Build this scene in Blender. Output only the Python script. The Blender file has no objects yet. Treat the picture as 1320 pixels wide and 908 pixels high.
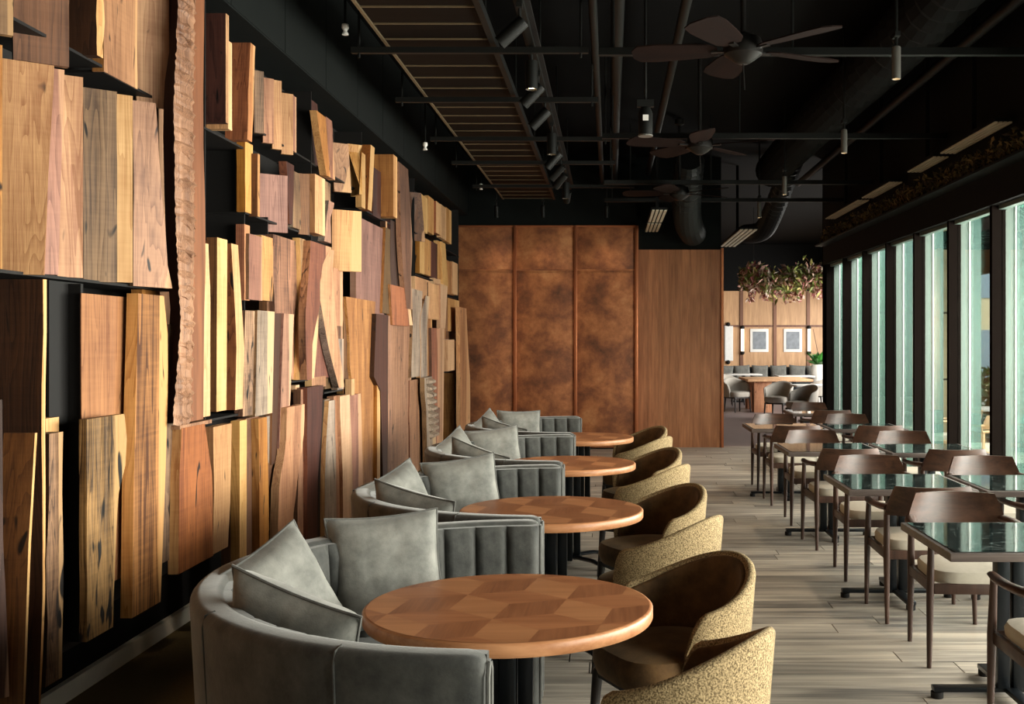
import bpy, bmesh, math, random
from mathutils import Vector, Matrix, noise
random.seed(7)
C = bpy.context.scene.collection
SC = bpy.context.scene
PI = math.pi

# ------------------------------------------------------------------ camera, sky, lights, exposure
F, VX, VY, HC = 1400.0, 787.0, 440.0, 1.59
cam = bpy.data.cameras.new('camera'); camo = bpy.data.objects.new('camera', cam); C.objects.link(camo)
camo.location = (0, 0, HC); camo.rotation_euler = (PI/2, 0, 0)
cam.sensor_width = 36; cam.lens = 36*F/1320
cam.shift_x = (660-VX)/1320; cam.shift_y = (VY-454)/1320
cam.clip_end = 300; cam.clip_start = 0.05
SC.camera = camo
SC.view_settings.view_transform = 'Standard'; SC.view_settings.look = 'None'
SC.view_settings.gamma = 1; SC.view_settings.use_curve_mapping = False
SC.view_settings.exposure = 0.0
w = bpy.data.worlds.new('sky'); SC.world = w; w.use_nodes = True
bg = w.node_tree.nodes['Background']; bg.inputs[0].default_value = (0.92, 0.97, 1.0, 1); bg.inputs[1].default_value = 3.2

SPOT = 70.0
def area(name, loc, target, sx, sy, power, col):
    l = bpy.data.lights.new(name, 'AREA'); l.shape = 'RECTANGLE'; l.size = sx; l.size_y = sy; l.energy = power; l.color = col
    o = bpy.data.objects.new(name, l); C.objects.link(o); o.location = loc
    o.rotation_euler = (Vector(target)-Vector(loc)).to_track_quat('-Z', 'Y').to_euler()
    return o
# daylight falling through the glazed wall (near bays) and through the glazing of the far room
area('daylight_near_windows', (4.6, 5.0, 1.75), (-2.0, 5.4, 1.35), 11.6, 2.2, 2250, (1.0, 0.93, 0.86))
area('daylight_far_windows', (4.0, 13.4, 3.3), (1.2, 13.0, 0.4), 5.4, 0.7, 520, (1.0, 0.95, 0.9))
area('daylight_far_room', (7.2, 24, 1.9), (3.0, 25, 1.0), 9, 2.4, 950, (1.0, 0.95, 0.88))

# ------------------------------------------------------------------ colours and materials
def lin(c):
    r = []
    for v in c:
        v /= 255.0
        r.append(v/12.92 if v <= 0.04045 else ((v+0.055)/1.055)**2.4)
    return (*r, 1)
def nodes(name):
    m = bpy.data.materials.new(name); m.use_nodes = True
    nt = m.node_tree; b = nt.nodes['Principled BSDF']
    return m, nt, b
def plain(name, c, rough=0.6, metal=0.0, spec=0.5, noise_amt=0.12, scale=12, bump=0.0, sheen=0, coat=0):
    m, nt, b = nodes(name); N = nt.nodes; L = nt.links
    tc = N.new('ShaderNodeTexCoord'); nz = N.new('ShaderNodeTexNoise'); nz.inputs['Scale'].default_value = scale; nz.inputs['Detail'].default_value = 5
    L.new(tc.outputs['Object'], nz.inputs['Vector'])
    mx = N.new('ShaderNodeMix'); mx.data_type = 'RGBA'
    cl = lin(c); mx.inputs[6].default_value = tuple(v*(1-noise_amt) for v in cl[:3])+(1,); mx.inputs[7].default_value = tuple(min(1, v*(1+noise_amt)) for v in cl[:3])+(1,)
    L.new(nz.outputs['Fac'], mx.inputs[0]); L.new(mx.outputs[2], b.inputs['Base Color'])
    b.inputs['Roughness'].default_value = rough; b.inputs['Metallic'].default_value = metal; b.inputs['Specular IOR Level'].default_value = spec
    if sheen:
        b.inputs['Sheen Weight'].default_value = sheen; b.inputs['Sheen Roughness'].default_value = 0.4
    if coat:
        b.inputs['Coat Weight'].default_value = coat; b.inputs['Coat Roughness'].default_value = 0.1
    if bump:
        bp = N.new('ShaderNodeBump'); bp.inputs['Strength'].default_value = bump; bp.inputs['Distance'].default_value = 0.01
        L.new(nz.outputs['Fac'], bp.inputs['Height']); L.new(bp.outputs[0], b.inputs['Normal'])
    return m
def wood(name, c1, c2, axis='Z', rough=0.55, scale=1.0, contrast=1.0, spec=0.4, rough_bump=0.15):
    """streaky grain along one axis; c1 dark, c2 light"""
    m, nt, b = nodes(name); N = nt.nodes; L = nt.links
    tc = N.new('ShaderNodeTexCoord'); oi = N.new('ShaderNodeObjectInfo')
    add = N.new('ShaderNodeVectorMath'); add.operation = 'MULTIPLY_ADD'
    cmb = N.new('ShaderNodeCombineXYZ')
    for i in range(3): L.new(oi.outputs['Random'], cmb.inputs[i])
    L.new(cmb.outputs[0], add.inputs[0]); add.inputs[1].default_value = (37, 53, 71); L.new(tc.outputs['Object'], add.inputs[2])
    ax = 'XYZ'.index(axis)
    def nz(s, along, det, dist):
        mp = N.new('ShaderNodeMapping'); sc = [s, s, s]; sc[ax] = along; mp.inputs['Scale'].default_value = sc
        L.new(add.outputs[0], mp.inputs[0])
        n = N.new('ShaderNodeTexNoise'); n.inputs['Scale'].default_value = 1; n.inputs['Detail'].default_value = det; n.inputs['Distortion'].default_value = dist
        L.new(mp.outputs[0], n.inputs['Vector']); return n
    a = nz(13*scale, 0.9*scale, 4, 1.2); f = nz(110*scale, 3.0*scale, 3, 0.3); bl = nz(4*scale, 1.6*scale, 3, 0.6)
    m1 = N.new('ShaderNodeMath'); m1.operation = 'MULTIPLY_ADD'; m1.inputs[1].default_value = 0.5; L.new(f.outputs['Fac'], m1.inputs[0]); L.new(a.outputs['Fac'], m1.inputs[2])
    m2 = N.new('ShaderNodeMath'); m2.operation = 'MULTIPLY_ADD'; m2.inputs[1].default_value = 0.45; L.new(bl.outputs['Fac'], m2.inputs[0]); L.new(m1.outputs[0], m2.inputs[2])
    rp = N.new('ShaderNodeMapRange'); rp.inputs['From Min'].default_value = 0.98-0.30/contrast; rp.inputs['From Max'].default_value = 0.98+0.30/contrast
    L.new(m2.outputs[0], rp.inputs['Value'])
    mx = N.new('ShaderNodeMix'); mx.data_type = 'RGBA'; mx.inputs[6].default_value = lin(c1); mx.inputs[7].default_value = lin(c2)
    L.new(rp.outputs[0], mx.inputs[0])
    hs = N.new('ShaderNodeHueSaturation'); L.new(mx.outputs[2], hs.inputs['Color'])
    vr = N.new('ShaderNodeMapRange'); vr.inputs['To Min'].default_value = 0.86; vr.inputs['To Max'].default_value = 1.12; L.new(oi.outputs['Random'], vr.inputs['Value']); L.new(vr.outputs[0], hs.inputs['Value'])
    L.new(hs.outputs[0], b.inputs['Base Color'])
    b.inputs['Roughness'].default_value = rough; b.inputs['Specular IOR Level'].default_value = spec
    bp = N.new('ShaderNodeBump'); bp.inputs['Strength'].default_value = rough_bump; bp.inputs['Distance'].default_value = 0.004
    L.new(m1.outputs[0], bp.inputs['Height']); L.new(bp.outputs[0], b.inputs['Normal'])
    return m

def slabwood(name, c1, c2, knots=0.0, scale=1.0, contrast=1.0, rough_bump=0.35):
    """sawn slab: growth lines, fibres, cross figure and a few knots; c1 dark grain, c2 light wood"""
    m, nt, b = nodes(name); N = nt.nodes; L = nt.links
    tc = N.new('ShaderNodeTexCoord'); oi = N.new('ShaderNodeObjectInfo'); cmb = N.new('ShaderNodeCombineXYZ')
    for i in range(3): L.new(oi.outputs['Random'], cmb.inputs[i])
    add = N.new('ShaderNodeVectorMath'); add.operation = 'MULTIPLY_ADD'; add.inputs[1].default_value = (37, 53, 71)
    L.new(cmb.outputs[0], add.inputs[0]); L.new(tc.outputs['Object'], add.inputs[2])
    def nz(sx, sz, det, dist, rough=.55):
        mp = N.new('ShaderNodeMapping'); mp.inputs['Scale'].default_value = (sx, sx, sz); L.new(add.outputs[0], mp.inputs[0])
        n = N.new('ShaderNodeTexNoise'); n.inputs['Scale'].default_value = 1; n.inputs['Detail'].default_value = det; n.inputs['Distortion'].default_value = dist; n.inputs['Roughness'].default_value = rough
        L.new(mp.outputs[0], n.inputs['Vector']); return n.outputs['Fac']
    def math_(op, a, v, c=None):
        n = N.new('ShaderNodeMath'); n.operation = op
        for i, q in enumerate((a, v, c)):
            if q is None: continue
            if isinstance(q, (int, float)): n.inputs[i].default_value = q
            else: L.new(q, n.inputs[i])
        return n.outputs[0]
    body = nz(5*scale, .55*scale, 3, .8); fine = nz(150*scale, 2.2*scale, 2, 0); blot = nz(7*scale, 2.6*scale, 4, .5); cross = nz(3, 60, 2, .4)
    # growth lines: contour lines of a slow field stretched along the slab
    fld = nz(9*scale, .5*scale, 2, .35, .45)
    ln = math_('FRACT', math_('MULTIPLY', fld, 16.0*scale), 0)
    ln = math_('POWER', ln, 2.2)
    v = math_('MULTIPLY_ADD', body, .75, math_('MULTIPLY', fine, .35)); v = math_('MULTIPLY_ADD', blot, .45, v); v = math_('MULTIPLY_ADD', cross, .16, v); v = math_('MULTIPLY_ADD', ln, -.22, v)
    mr = N.new('ShaderNodeMapRange'); mr.inputs['From Min'].default_value = .80-.27/contrast; mr.inputs['From Max'].default_value = .80+.27/contrast; L.new(v, mr.inputs['Value'])
    mx = N.new('ShaderNodeMix'); mx.data_type = 'RGBA'; mx.inputs[6].default_value = lin(c1); mx.inputs[7].default_value = lin(c2); L.new(mr.outputs[0], mx.inputs[0])
    col = mx.outputs[2]
    # pale sapwood along one edge of some slabs
    sep = N.new('ShaderNodeSeparateXYZ'); L.new(tc.outputs['Generated'], sep.inputs[0])
    thr = math_('MULTIPLY_ADD', math_('FRACT', math_('MULTIPLY', oi.outputs['Random'], 91.7), 0), .75, .55)
    ed = math_('SUBTRACT', math_('MULTIPLY_ADD', body, .45, sep.outputs['Y']), math_('ADD', thr, .22))
    er = N.new('ShaderNodeMapRange'); er.inputs['From Min'].default_value = 0; er.inputs['From Max'].default_value = .035; L.new(ed, er.inputs['Value'])
    sp_ = N.new('ShaderNodeMix'); sp_.data_type = 'RGBA'; sp_.inputs[7].default_value = lin(tuple(min(236, q*.45+k) for q, k in zip(c2, (122, 98, 70)))); L.new(math_('MULTIPLY', er.outputs[0], math_('MULTIPLY_ADD', fine, .5, .55)), sp_.inputs[0]); L.new(col, sp_.inputs[6]); col = sp_.outputs[2]
    if knots:
        kn = nz(15, 4.5, 1, .9); kr = N.new('ShaderNodeMapRange'); kr.inputs['From Min'].default_value = .74-.08*knots; kr.inputs['From Max'].default_value = .80-.08*knots; L.new(kn, kr.inputs['Value'])
        m2 = N.new('ShaderNodeMix'); m2.data_type = 'RGBA'; m2.inputs[7].default_value = lin(tuple(q*.32 for q in c1)); L.new(kr.outputs[0], m2.inputs[0]); L.new(col, m2.inputs[6]); col = m2.outputs[2]
    hs = N.new('ShaderNodeHueSaturation'); L.new(col, hs.inputs['Color'])
    vr = N.new('ShaderNodeMapRange'); vr.inputs['To Min'].default_value = .80; vr.inputs['To Max'].default_value = 1.10; L.new(oi.outputs['Random'], vr.inputs['Value']); L.new(vr.outputs[0], hs.inputs['Value'])
    hv = math_('FRACT', math_('MULTIPLY', oi.outputs['Random'], 17.3), 0); L.new(math_('MULTIPLY_ADD', hv, .012, .492), hs.inputs['Hue']); L.new(math_('MULTIPLY_ADD', hv, .22, .86), hs.inputs['Saturation'])
    L.new(hs.outputs[0], b.inputs['Base Color']); b.inputs['Roughness'].default_value = .58; b.inputs['Specular IOR Level'].default_value = .35
    bp = N.new('ShaderNodeBump'); bp.inputs['Strength'].default_value = rough_bump; bp.inputs['Distance'].default_value = .006; L.new(v, bp.inputs['Height']); L.new(bp.outputs[0], b.inputs['Normal'])
    return m

W = {
 'pale':  slabwood('pale_sapwood', (150,98,56), (216,166,110), .3),
 'cream': slabwood('cream_wood', (176,128,80), (228,184,132)),
 'tan':   slabwood('tan_wood', (124,76,44), (196,140,90), .4),
 'gold':  slabwood('golden_wood', (124,74,36), (194,134,76), .5),
 'orange':slabwood('orange_wood', (104,54,28), (180,110,62), .3),
 'pink':  slabwood('pinkish_wood', (112,74,54), (188,140,106), .7),
 'rose':  slabwood('rosy_wood', (104,66,54), (172,122,100), .5),
 'grey':  slabwood('greyed_wood', (82,60,44), (160,126,94), .9, contrast=1.1),
 'silver':slabwood('silver_grey_wood', (92,78,68), (172,152,134), .8, contrast=1.2),
 'brown': slabwood('brown_wood', (66,40,25), (128,86,54), .4),
 'red':   slabwood('red_brown_wood', (76,38,24), (140,84,56), .3),
 'dark':  slabwood('dark_walnut', (34,19,12), (76,46,28), .2),
 'darkred':slabwood('dark_red_wood', (46,21,15), (88,47,33), .2),
 'black': slabwood('charred_wood', (14,10,8), (40,28,22)),
 'figure':slabwood('figured_walnut', (74,42,24), (178,124,80), .6, scale=.7, contrast=1.5),
 'burl':  slabwood('burled_wood', (58,38,22), (172,132,90), 2.0, scale=1.2, contrast=1.5, rough_bump=1.0),
 'bark':  slabwood('bark', (66,42,30), (160,122,94), 1.2, scale=1.5, contrast=1.6, rough_bump=1.0),
 'ridge': slabwood('ridged_bark', (96,64,46), (184,138,104), 0, scale=1.3, contrast=1.2, rough_bump=.8),
 'post': wood('dark_red_post', (44,22,14), (74,38,26)), 'post2': wood('red_brown_post_face', (92,54,34), (142,90,58)),
 'olive': slabwood('olive_brown_wood', (62,42,22), (124,92,54), .3),
}
M = {}
M['black'] = plain('black_painted_steel', (20,18,17), 0.6, spec=.3)
M['blacksoft'] = plain('matt_black_paint', (11,11,11), 0.85, spec=0.2)
M['fascia'] = plain('dark_green_black_paint', (13,17,16), 0.75, spec=.15)
M['ceil'] = plain('black_ceiling_paint', (6,6,6), 0.9, spec=0.1)
M['pipe'] = plain('black_pipe_paint', (14,15,13), 0.5, spec=.25)
M['steeledge'] = plain('grey_steel_edge', (120,118,112), 0.4, 0.6)
M['frame_dark'] = plain('dark_bronze_mullion', (20,16,14), 0.85, 0.0, spec=.0)
M['legsteel'] = plain('black_table_steel', (20,24,28), 0.3, 0.5)
M['fin'] = plain('grey_green_aluminium', (88,102,95), 0.5, 0.1, noise_amt=0.04)
M['fincap'] = plain('white_aluminium_cap', (205,208,204), 0.3, noise_amt=0.02)
M['white'] = plain('white_paint', (228,226,220), 0.6, noise_amt=0.03)
M['chrome'] = plain('chrome', (200,200,200), 0.2, 1.0)
M['copper_trim'] = plain('bright_copper_trim', (196,122,84), 0.35, 0.85)
M['ledge'] = plain('pale_baseboard_stone', (232,224,206), 0.5, noise_amt=0.08)
M['shadefloor'] = plain('olive_shaded_floor', (112,98,68), 0.95, spec=0.1, scale=60, bump=0.3)
M['darkwood'] = wood('dark_chair_walnut', (40,25,18), (84,56,42), axis='X', rough=0.38, scale=1.2, spec=0.5, rough_bump=0.05)
M['darkleg'] = wood('dark_leg_walnut', (42,28,22), (80,56,45), axis='Z', rough=0.4, scale=1.2, rough_bump=0.05)
M['ebony'] = wood('ebony_leg', (24,20,18), (46,38,34), axis='Z', rough=0.4)
M['seatpad'] = plain('pale_linen_seat', (178,170,155), 0.9, spec=0.2, noise_amt=0.1, scale=40, bump=0.15)
M['frameedge'] = wood('grey_brown_table_edge', (62,52,48), (104,92,86), axis='X', rough=0.45, rough_bump=0.05)
M['parq1'] = wood('parquet_mid', (130,80,49), (164,108,70), axis='X', rough=0.4, scale=1.5, rough_bump=0.05)
M['parq2'] = wood('parquet_light', (148,96,60), (180,124,82), axis='X', rough=0.4, scale=1.5, rough_bump=0.05)
M['parq3'] = wood('parquet_dark', (118,71,43), (150,97,62), axis='Y', rough=0.4, scale=1.5, rough_bump=0.05)
M['tableedge'] = wood('oak_table_edge', (150,96,60), (192,138,96), axis='X', rough=0.4, rough_bump=0.05)
M['wallpanel'] = wood('teak_wall_panel', (142,88,56), (200,136,92), axis='Z', rough=0.5, scale=1.4, contrast=0.9, rough_bump=0.05)
M['farpanel'] = wood('oak_far_panel', (172,130,92), (210,168,124), axis='Z', rough=0.5, scale=1.2, rough_bump=0.05)
M['farbatten'] = wood('brown_far_batten', (104,66,46), (136,92,66), axis='Z', rough=0.5)
M['fan'] = wood('fan_blade_wood', (18,10,8), (32,18,13), axis='X', rough=0.7, spec=.08)
M['fanmetal'] = plain('dark_fan_metal', (26,24,22), 0.4, 0.4)
M['greyfan'] = wood('pale_side_of_fan_blade', (96,86,80), (130,118,108), axis='X', rough=0.4)
M['tub'] = plain('pale_grey_tub_fabric', (158,152,142), 0.9, noise_amt=0.08)
M['plant'] = plain('green_leaves', (58,120,48), 0.5, noise_amt=0.4, scale=30)
M['slate'] = plain('charcoal_seat_fabric', (52,56,58), 0.85)

def velvet(name, dark, light):
    m, nt, b = nodes(name); N = nt.nodes; L = nt.links
    tc = N.new('ShaderNodeTexCoord'); n1 = N.new('ShaderNodeTexNoise'); n1.inputs['Scale'].default_value = 9; n1.inputs['Detail'].default_value = 6; n1.inputs['Roughness'].default_value = 0.65
    L.new(tc.outputs['Object'], n1.inputs['Vector'])
    mr = N.new('ShaderNodeMapRange'); mr.inputs['From Min'].default_value = 0.35; mr.inputs['From Max'].default_value = 0.68; L.new(n1.outputs['Fac'], mr.inputs['Value'])
    mx = N.new('ShaderNodeMix'); mx.data_type = 'RGBA'; mx.inputs[6].default_value = lin(dark); mx.inputs[7].default_value = lin(light)
    L.new(mr.outputs[0], mx.inputs[0]); L.new(mx.outputs[2], b.inputs['Base Color'])
    b.inputs['Roughness'].default_value = 0.75; b.inputs['Specular IOR Level'].default_value = 0.2
    b.inputs['Sheen Weight'].default_value = 0.3; b.inputs['Sheen Roughness'].default_value = 0.4
    b.inputs['Sheen Tint'].default_value = (0.9, 0.9, 0.87, 1)
    n2 = N.new('ShaderNodeTexNoise'); n2.inputs['Scale'].default_value = 160; L.new(tc.outputs['Object'], n2.inputs['Vector'])
    bp = N.new('ShaderNodeBump'); bp.inputs['Strength'].default_value = 0.15; bp.inputs['Distance'].default_value = 0.004
    L.new(n2.outputs['Fac'], bp.inputs['Height']); L.new(bp.outputs[0], b.inputs['Normal'])
    return m
M['velvet'] = velvet('grey_velvet', (50,51,49), (80,80,76))
M['cushion'] = velvet('light_grey_velvet', (96,96,91), (130,129,122))
M['velvet_end'] = velvet('pale_velvet_edge', (70,70,67), (100,99,94))
M['brownvelvet'] = velvet('brown_velvet', (62,44,24), (98,72,42))
M['brownvelvet'].node_tree.nodes['Principled BSDF'].inputs['Sheen Tint'].default_value = (0.8, 0.62, 0.4, 1)
M['brownvelvet'].node_tree.nodes['Principled BSDF'].inputs['Sheen Weight'].default_value = 0.25
def boucle():
    m, nt, b = nodes('golden_boucle'); N = nt.nodes; L = nt.links
    tc = N.new('ShaderNodeTexCoord'); v = N.new('ShaderNodeTexVoronoi'); v.inputs['Scale'].default_value = 150; L.new(tc.outputs['Object'], v.inputs['Vector'])
    n = N.new('ShaderNodeTexNoise'); n.inputs['Scale'].default_value = 190; n.inputs['Detail'].default_value = 4; L.new(tc.outputs['Object'], n.inputs['Vector'])
    mr = N.new('ShaderNodeMapRange'); mr.inputs['From Min'].default_value = 0.36; mr.inputs['From Max'].default_value = 0.64; L.new(n.outputs['Fac'], mr.inputs['Value'])
    mx = N.new('ShaderNodeMix'); mx.data_type = 'RGBA'; mx.inputs[6].default_value = lin((84,69,46)); mx.inputs[7].default_value = lin((172,150,112))
    L.new(mr.outputs[0], mx.inputs[0]); L.new(mx.outputs[2], b.inputs['Base Color'])
    b.inputs['Roughness'].default_value = 0.9; b.inputs['Specular IOR Level'].default_value = 0.2
    bp = N.new('ShaderNodeBump'); bp.inputs['Strength'].default_value = 0.5; bp.inputs['Distance'].default_value = 0.006
    L.new(n.outputs['Fac'], bp.inputs['Height']); L.new(bp.outputs[0], b.inputs['Normal'])
    return m
M['boucle'] = boucle()
def copper():
    m, nt, b = nodes('patinated_copper'); N = nt.nodes; L = nt.links
    tc = N.new('ShaderNodeTexCoord'); oi = N.new('ShaderNodeObjectInfo')
    add = N.new('ShaderNodeVectorMath'); add.operation = 'MULTIPLY_ADD'; cmb = N.new('ShaderNodeCombineXYZ')
    for i in range(3): L.new(oi.outputs['Random'], cmb.inputs[i])
    L.new(cmb.outputs[0], add.inputs[0]); add.inputs[1].default_value = (31, 17, 43); L.new(tc.outputs['Object'], add.inputs[2])
    n = N.new('ShaderNodeTexNoise'); n.inputs['Scale'].default_value = 2.6; n.inputs['Detail'].default_value = 9; n.inputs['Roughness'].default_value = 0.68; n.inputs['Distortion'].default_value = 0.1
    L.new(add.outputs[0], n.inputs['Vector'])
    cr = N.new('ShaderNodeValToRGB'); e = cr.color_ramp.elements
    e[0].position = 0.3; e[0].color = lin((98,62,44)); e[1].position = 0.72; e[1].color = lin((216,154,102))
    k = e.new(0.45); k.color = lin((150,92,60)); k = e.new(0.56); k.color = lin((186,118,74))
    L.new(n.outputs['Fac'], cr.inputs[0]); L.new(cr.outputs[0], b.inputs['Base Color'])
    b.inputs['Metallic'].default_value = 0.35; b.inputs['Roughness'].default_value = 0.55
    return m
M['copper'] = copper()
def marble():
    m, nt, b = nodes('dark_green_marble'); N = nt.nodes; L = nt.links
    tc = N.new('ShaderNodeTexCoord'); n = N.new('ShaderNodeTexNoise'); n.inputs['Scale'].default_value = 3.2; n.inputs['Detail'].default_value = 5; n.inputs['Distortion'].default_value = .9
    L.new(tc.outputs['Object'], n.inputs['Vector'])
    cr = N.new('ShaderNodeValToRGB'); e = cr.color_ramp.elements
    e[0].position = 0.40; e[0].color = lin((18,25,25)); e[1].position = 0.62; e[1].color = lin((26,36,36))
    k = e.new(0.49); k.color = lin((28,40,39)); k = e.new(0.497); k.color = lin((112,124,121)); k = e.new(0.504); k.color = lin((26,37,36))
    L.new(n.outputs['Fac'], cr.inputs[0]); L.new(cr.outputs[0], b.inputs['Base Color'])
    b.inputs['Roughness'].default_value = 0.06; b.inputs['Specular IOR Level'].default_value = 0.8
    return m
M['marble'] = marble()
def glass(name, tint, refl=0.08, refl_edge=0.6):
    m = bpy.data.materials.new(name); m.use_nodes = True; nt = m.node_tree; N = nt.nodes; L = nt.links
    N.remove(N['Principled BSDF']); out = N['Material Output']
    t = N.new('ShaderNodeBsdfTransparent'); t.inputs[0].default_value = tint
    g = N.new('ShaderNodeBsdfGlossy'); g.inputs['Roughness'].default_value = 0.02; g.inputs[0].default_value = (0.85, 1, 0.95, 1)
    lw = N.new('ShaderNodeLayerWeight'); lw.inputs[0].default_value = 0.25
    mr = N.new('ShaderNodeMapRange'); mr.inputs['To Min'].default_value = refl; mr.inputs['To Max'].default_value = refl_edge; L.new(lw.outputs['Fresnel'], mr.inputs['Value'])
    mx = N.new('ShaderNodeMixShader'); L.new(mr.outputs[0], mx.inputs[0]); L.new(t.outputs[0], mx.inputs[1]); L.new(g.outputs[0], mx.inputs[2])
    L.new(mx.outputs[0], out.inputs[0]); return m
M['pane'] = glass('green_tinted_glass', (0.93, 0.955, 0.935, 1), 0.05, 0.35)
def tealfin():
    m = bpy.data.materials.new('teal_glass_fin'); m.use_nodes = True; nt = m.node_tree; N = nt.nodes; L = nt.links
    b = N['Principled BSDF']; b.inputs['Base Color'].default_value = lin((54,88,82)); b.inputs['Roughness'].default_value = 0.4
    t = N.new('ShaderNodeBsdfTransparent'); t.inputs[0].default_value = (0.45, 0.8, 0.7, 1)
    mx = N.new('ShaderNodeMixShader'); mx.inputs[0].default_value = 0.6
    L.new(t.outputs[0], mx.inputs[1]); L.new(b.outputs[0], mx.inputs[2]); L.new(mx.outputs[0], N['Material Output'].inputs[0]); return m
M['teal'] = tealfin()
def emit(name, c, s):
    m, nt, b = nodes(name); b.inputs['Emission Color'].default_value = lin(c); b.inputs['Emission Strength'].default_value = s; return m
M['lamp'] = emit('lit_lamp_face', (255,214,160), 5.0)
M['lampwhite'] = emit('lit_tube_lamp', (255,236,210), 1.6)
def floorwood():
    return wood('grey_oak_floor', (98,93,88), (188,177,161), axis='X', rough=0.42, scale=0.6, contrast=1.25, spec=0.45, rough_bump=0.1)
M['floor'] = floorwood()
M['joint'] = plain('floor_joint', (52,46,40), 0.8)

# ------------------------------------------------------------------ mesh helpers
class MB:
    def __init__(s): s.v = []; s.f = []; s.m = []
    def quad_strip(s, rings, closed=True, mat=0, cap=True, matf=None):
        base = len(s.v); n = len(rings[0])
        for r in rings: s.v.extend([tuple(p) for p in r])
        for i in range(len(rings)-1):
            for j in range(n if closed else n-1):
                k = (j+1) % n
                s.f.append((base+i*n+j, base+i*n+k, base+(i+1)*n+k, base+(i+1)*n+j)); s.m.append(matf(j) if matf else mat)
        if cap and closed:
            s.f.append(tuple(base+j for j in range(n))[::-1]); s.m.append(mat)
            s.f.append(tuple(base+(len(rings)-1)*n+j for j in range(n))); s.m.append(mat)
        return s
    def box(s, c, d, mat=0, rz=0, R=None):
        hx, hy, hz = d[0]/2, d[1]/2, d[2]/2; b = len(s.v)
        mt = R if R is not None else Matrix.Rotation(rz, 3, 'Z')
        for x, y, z in ((-1,-1,-1),(1,-1,-1),(1,1,-1),(-1,1,-1),(-1,-1,1),(1,-1,1),(1,1,1),(-1,1,1)):
            p = mt @ Vector((x*hx, y*hy, z*hz)); s.v.append((c[0]+p.x, c[1]+p.y, c[2]+p.z))
        for q in ((0,3,2,1),(4,5,6,7),(0,1,5,4),(1,2,6,5),(2,3,7,6),(3,0,4,7)):
            s.f.append(tuple(b+i for i in q)); s.m.append(mat)
        return s
    def bb(s, x0, x1, y0, y1, z0, z1, mat=0): return s.box(((x0+x1)/2, (y0+y1)/2, (z0+z1)/2), (x1-x0, y1-y0, z1-z0), mat)
    def tube(s, pts, rad, n=10, mat=0, flat=1.0, cap=True):
        pts = [Vector(p) for p in pts]; rads = rad if isinstance(rad, (list, tuple)) else [rad]*len(pts); rings = []
        up0 = None
        for i, p in enumerate(pts):
            t = (pts[min(i+1, len(pts)-1)] - pts[max(i-1, 0)]).normalized()
            if up0 is None:
                up0 = Vector((0, 0, 1)) if abs(t.z) < 0.9 else Vector((0, 1, 0))
            a = t.cross(up0)
            if a.length < 1e-4: a = t.cross(Vector((1, 0, 0)))
            a.normalize(); b = a.cross(t).normalized()
            rings.append([p + a*math.cos(2*PI*k/n)*rads[i] + b*math.sin(2*PI*k/n)*rads[i]*flat for k in range(n)])
        return s.quad_strip(rings, True, mat, cap)
    def lathe(s, prof, n=24, c=(0, 0, 0), mat=0, cap=True):
        rings = [[(c[0]+r*math.cos(2*PI*k/n), c[1]+r*math.sin(2*PI*k/n), c[2]+z) for k in range(n)] for r, z in prof]
        return s.quad_strip(rings, True, mat, cap)
    def mesh(s, name, mats, smooth=False):
        me = bpy.data.meshes.new(name); me.from_pydata(s.v, [], s.f)
        for m in (mats if isinstance(mats, (list, tuple)) else [mats]): me.materials.append(m)
        me.polygons.foreach_set('material_index', s.m)
        bm = bmesh.new(); bm.from_mesh(me); bmesh.ops.recalc_face_normals(bm, faces=bm.faces); bm.to_mesh(me); bm.free()
        if smooth: me.polygons.foreach_set('use_smooth', [True]*len(me.polygons)); me.set_sharp_from_angle(angle=0.8)
        return me
    def obj(s, name, mats, parent=None, smooth=False, loc=None, bevel=0, origin=None):
        if origin is not None:
            s.v = [(a[0]-origin[0], a[1]-origin[1], a[2]-origin[2]) for a in s.v]
        me = s.mesh(name, mats, smooth)
        if bevel:
            bm = bmesh.new(); bm.from_mesh(me)
            bmesh.ops.bevel(bm, geom=list(bm.edges), offset=bevel, segments=2, affect='EDGES', profile=0.6)
            bm.to_mesh(me); bm.free()
            me.polygons.foreach_set('use_smooth', [True]*len(me.polygons)); me.set_sharp_from_angle(angle=0.7)
        return link(name, me, parent, loc if loc is not None else origin)
def link(name, me, parent=None, loc=None, rot=None):
    o = bpy.data.objects.new(name, me); C.objects.link(o)
    if parent is not None: o.parent = parent
    if loc is not None: o.location = loc
    if rot is not None: o.rotation_euler = rot
    return o
def tag(o, label=None, cat=None, group=None, kind=None):
    if label: o['label'] = label
    if cat: o['category'] = cat
    if group: o['group'] = group
    if kind: o['kind'] = kind
    return o
def empty(name, loc=(0, 0, 0), rz=0, label=None, cat=None, group=None, kind=None):
    o = link(name, None, None, loc, (0, 0, rz)); return tag(o, label, cat, group, kind)
def copy_tree(o, parent=None):
    c = o.copy(); C.objects.link(c); c.parent = parent
    for ch in list(o.children): copy_tree(ch, c)
    return c
def place(proto, used, loc, rz, label, cat=None, group=None):
    """first call moves the prototype itself, later calls copy it with all its parts"""
    o = proto if not used else copy_tree(proto)
    used.append(1); o.location = loc; o.rotation_euler = (0, 0, rz); tag(o, label, cat, group); return o
ORD = ['frontmost', 'second from the front', 'third from the front', 'fourth from the front', 'fifth from the front']
ORD2 = ['first', 'second', 'third', 'fourth', 'fifth', 'sixth', 'seventh', 'eighth', 'ninth', 'tenth', 'eleventh', 'twelfth']
def D(px, X): return F*X/(px-VX)                 # distance of a point of the plane x = X
def Z(py, d): return HC-(py-VY)*d/F

M['clad'] = plain('beige_cladding', (206,190,150), 0.7, noise_amt=.08, scale=3)
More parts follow.
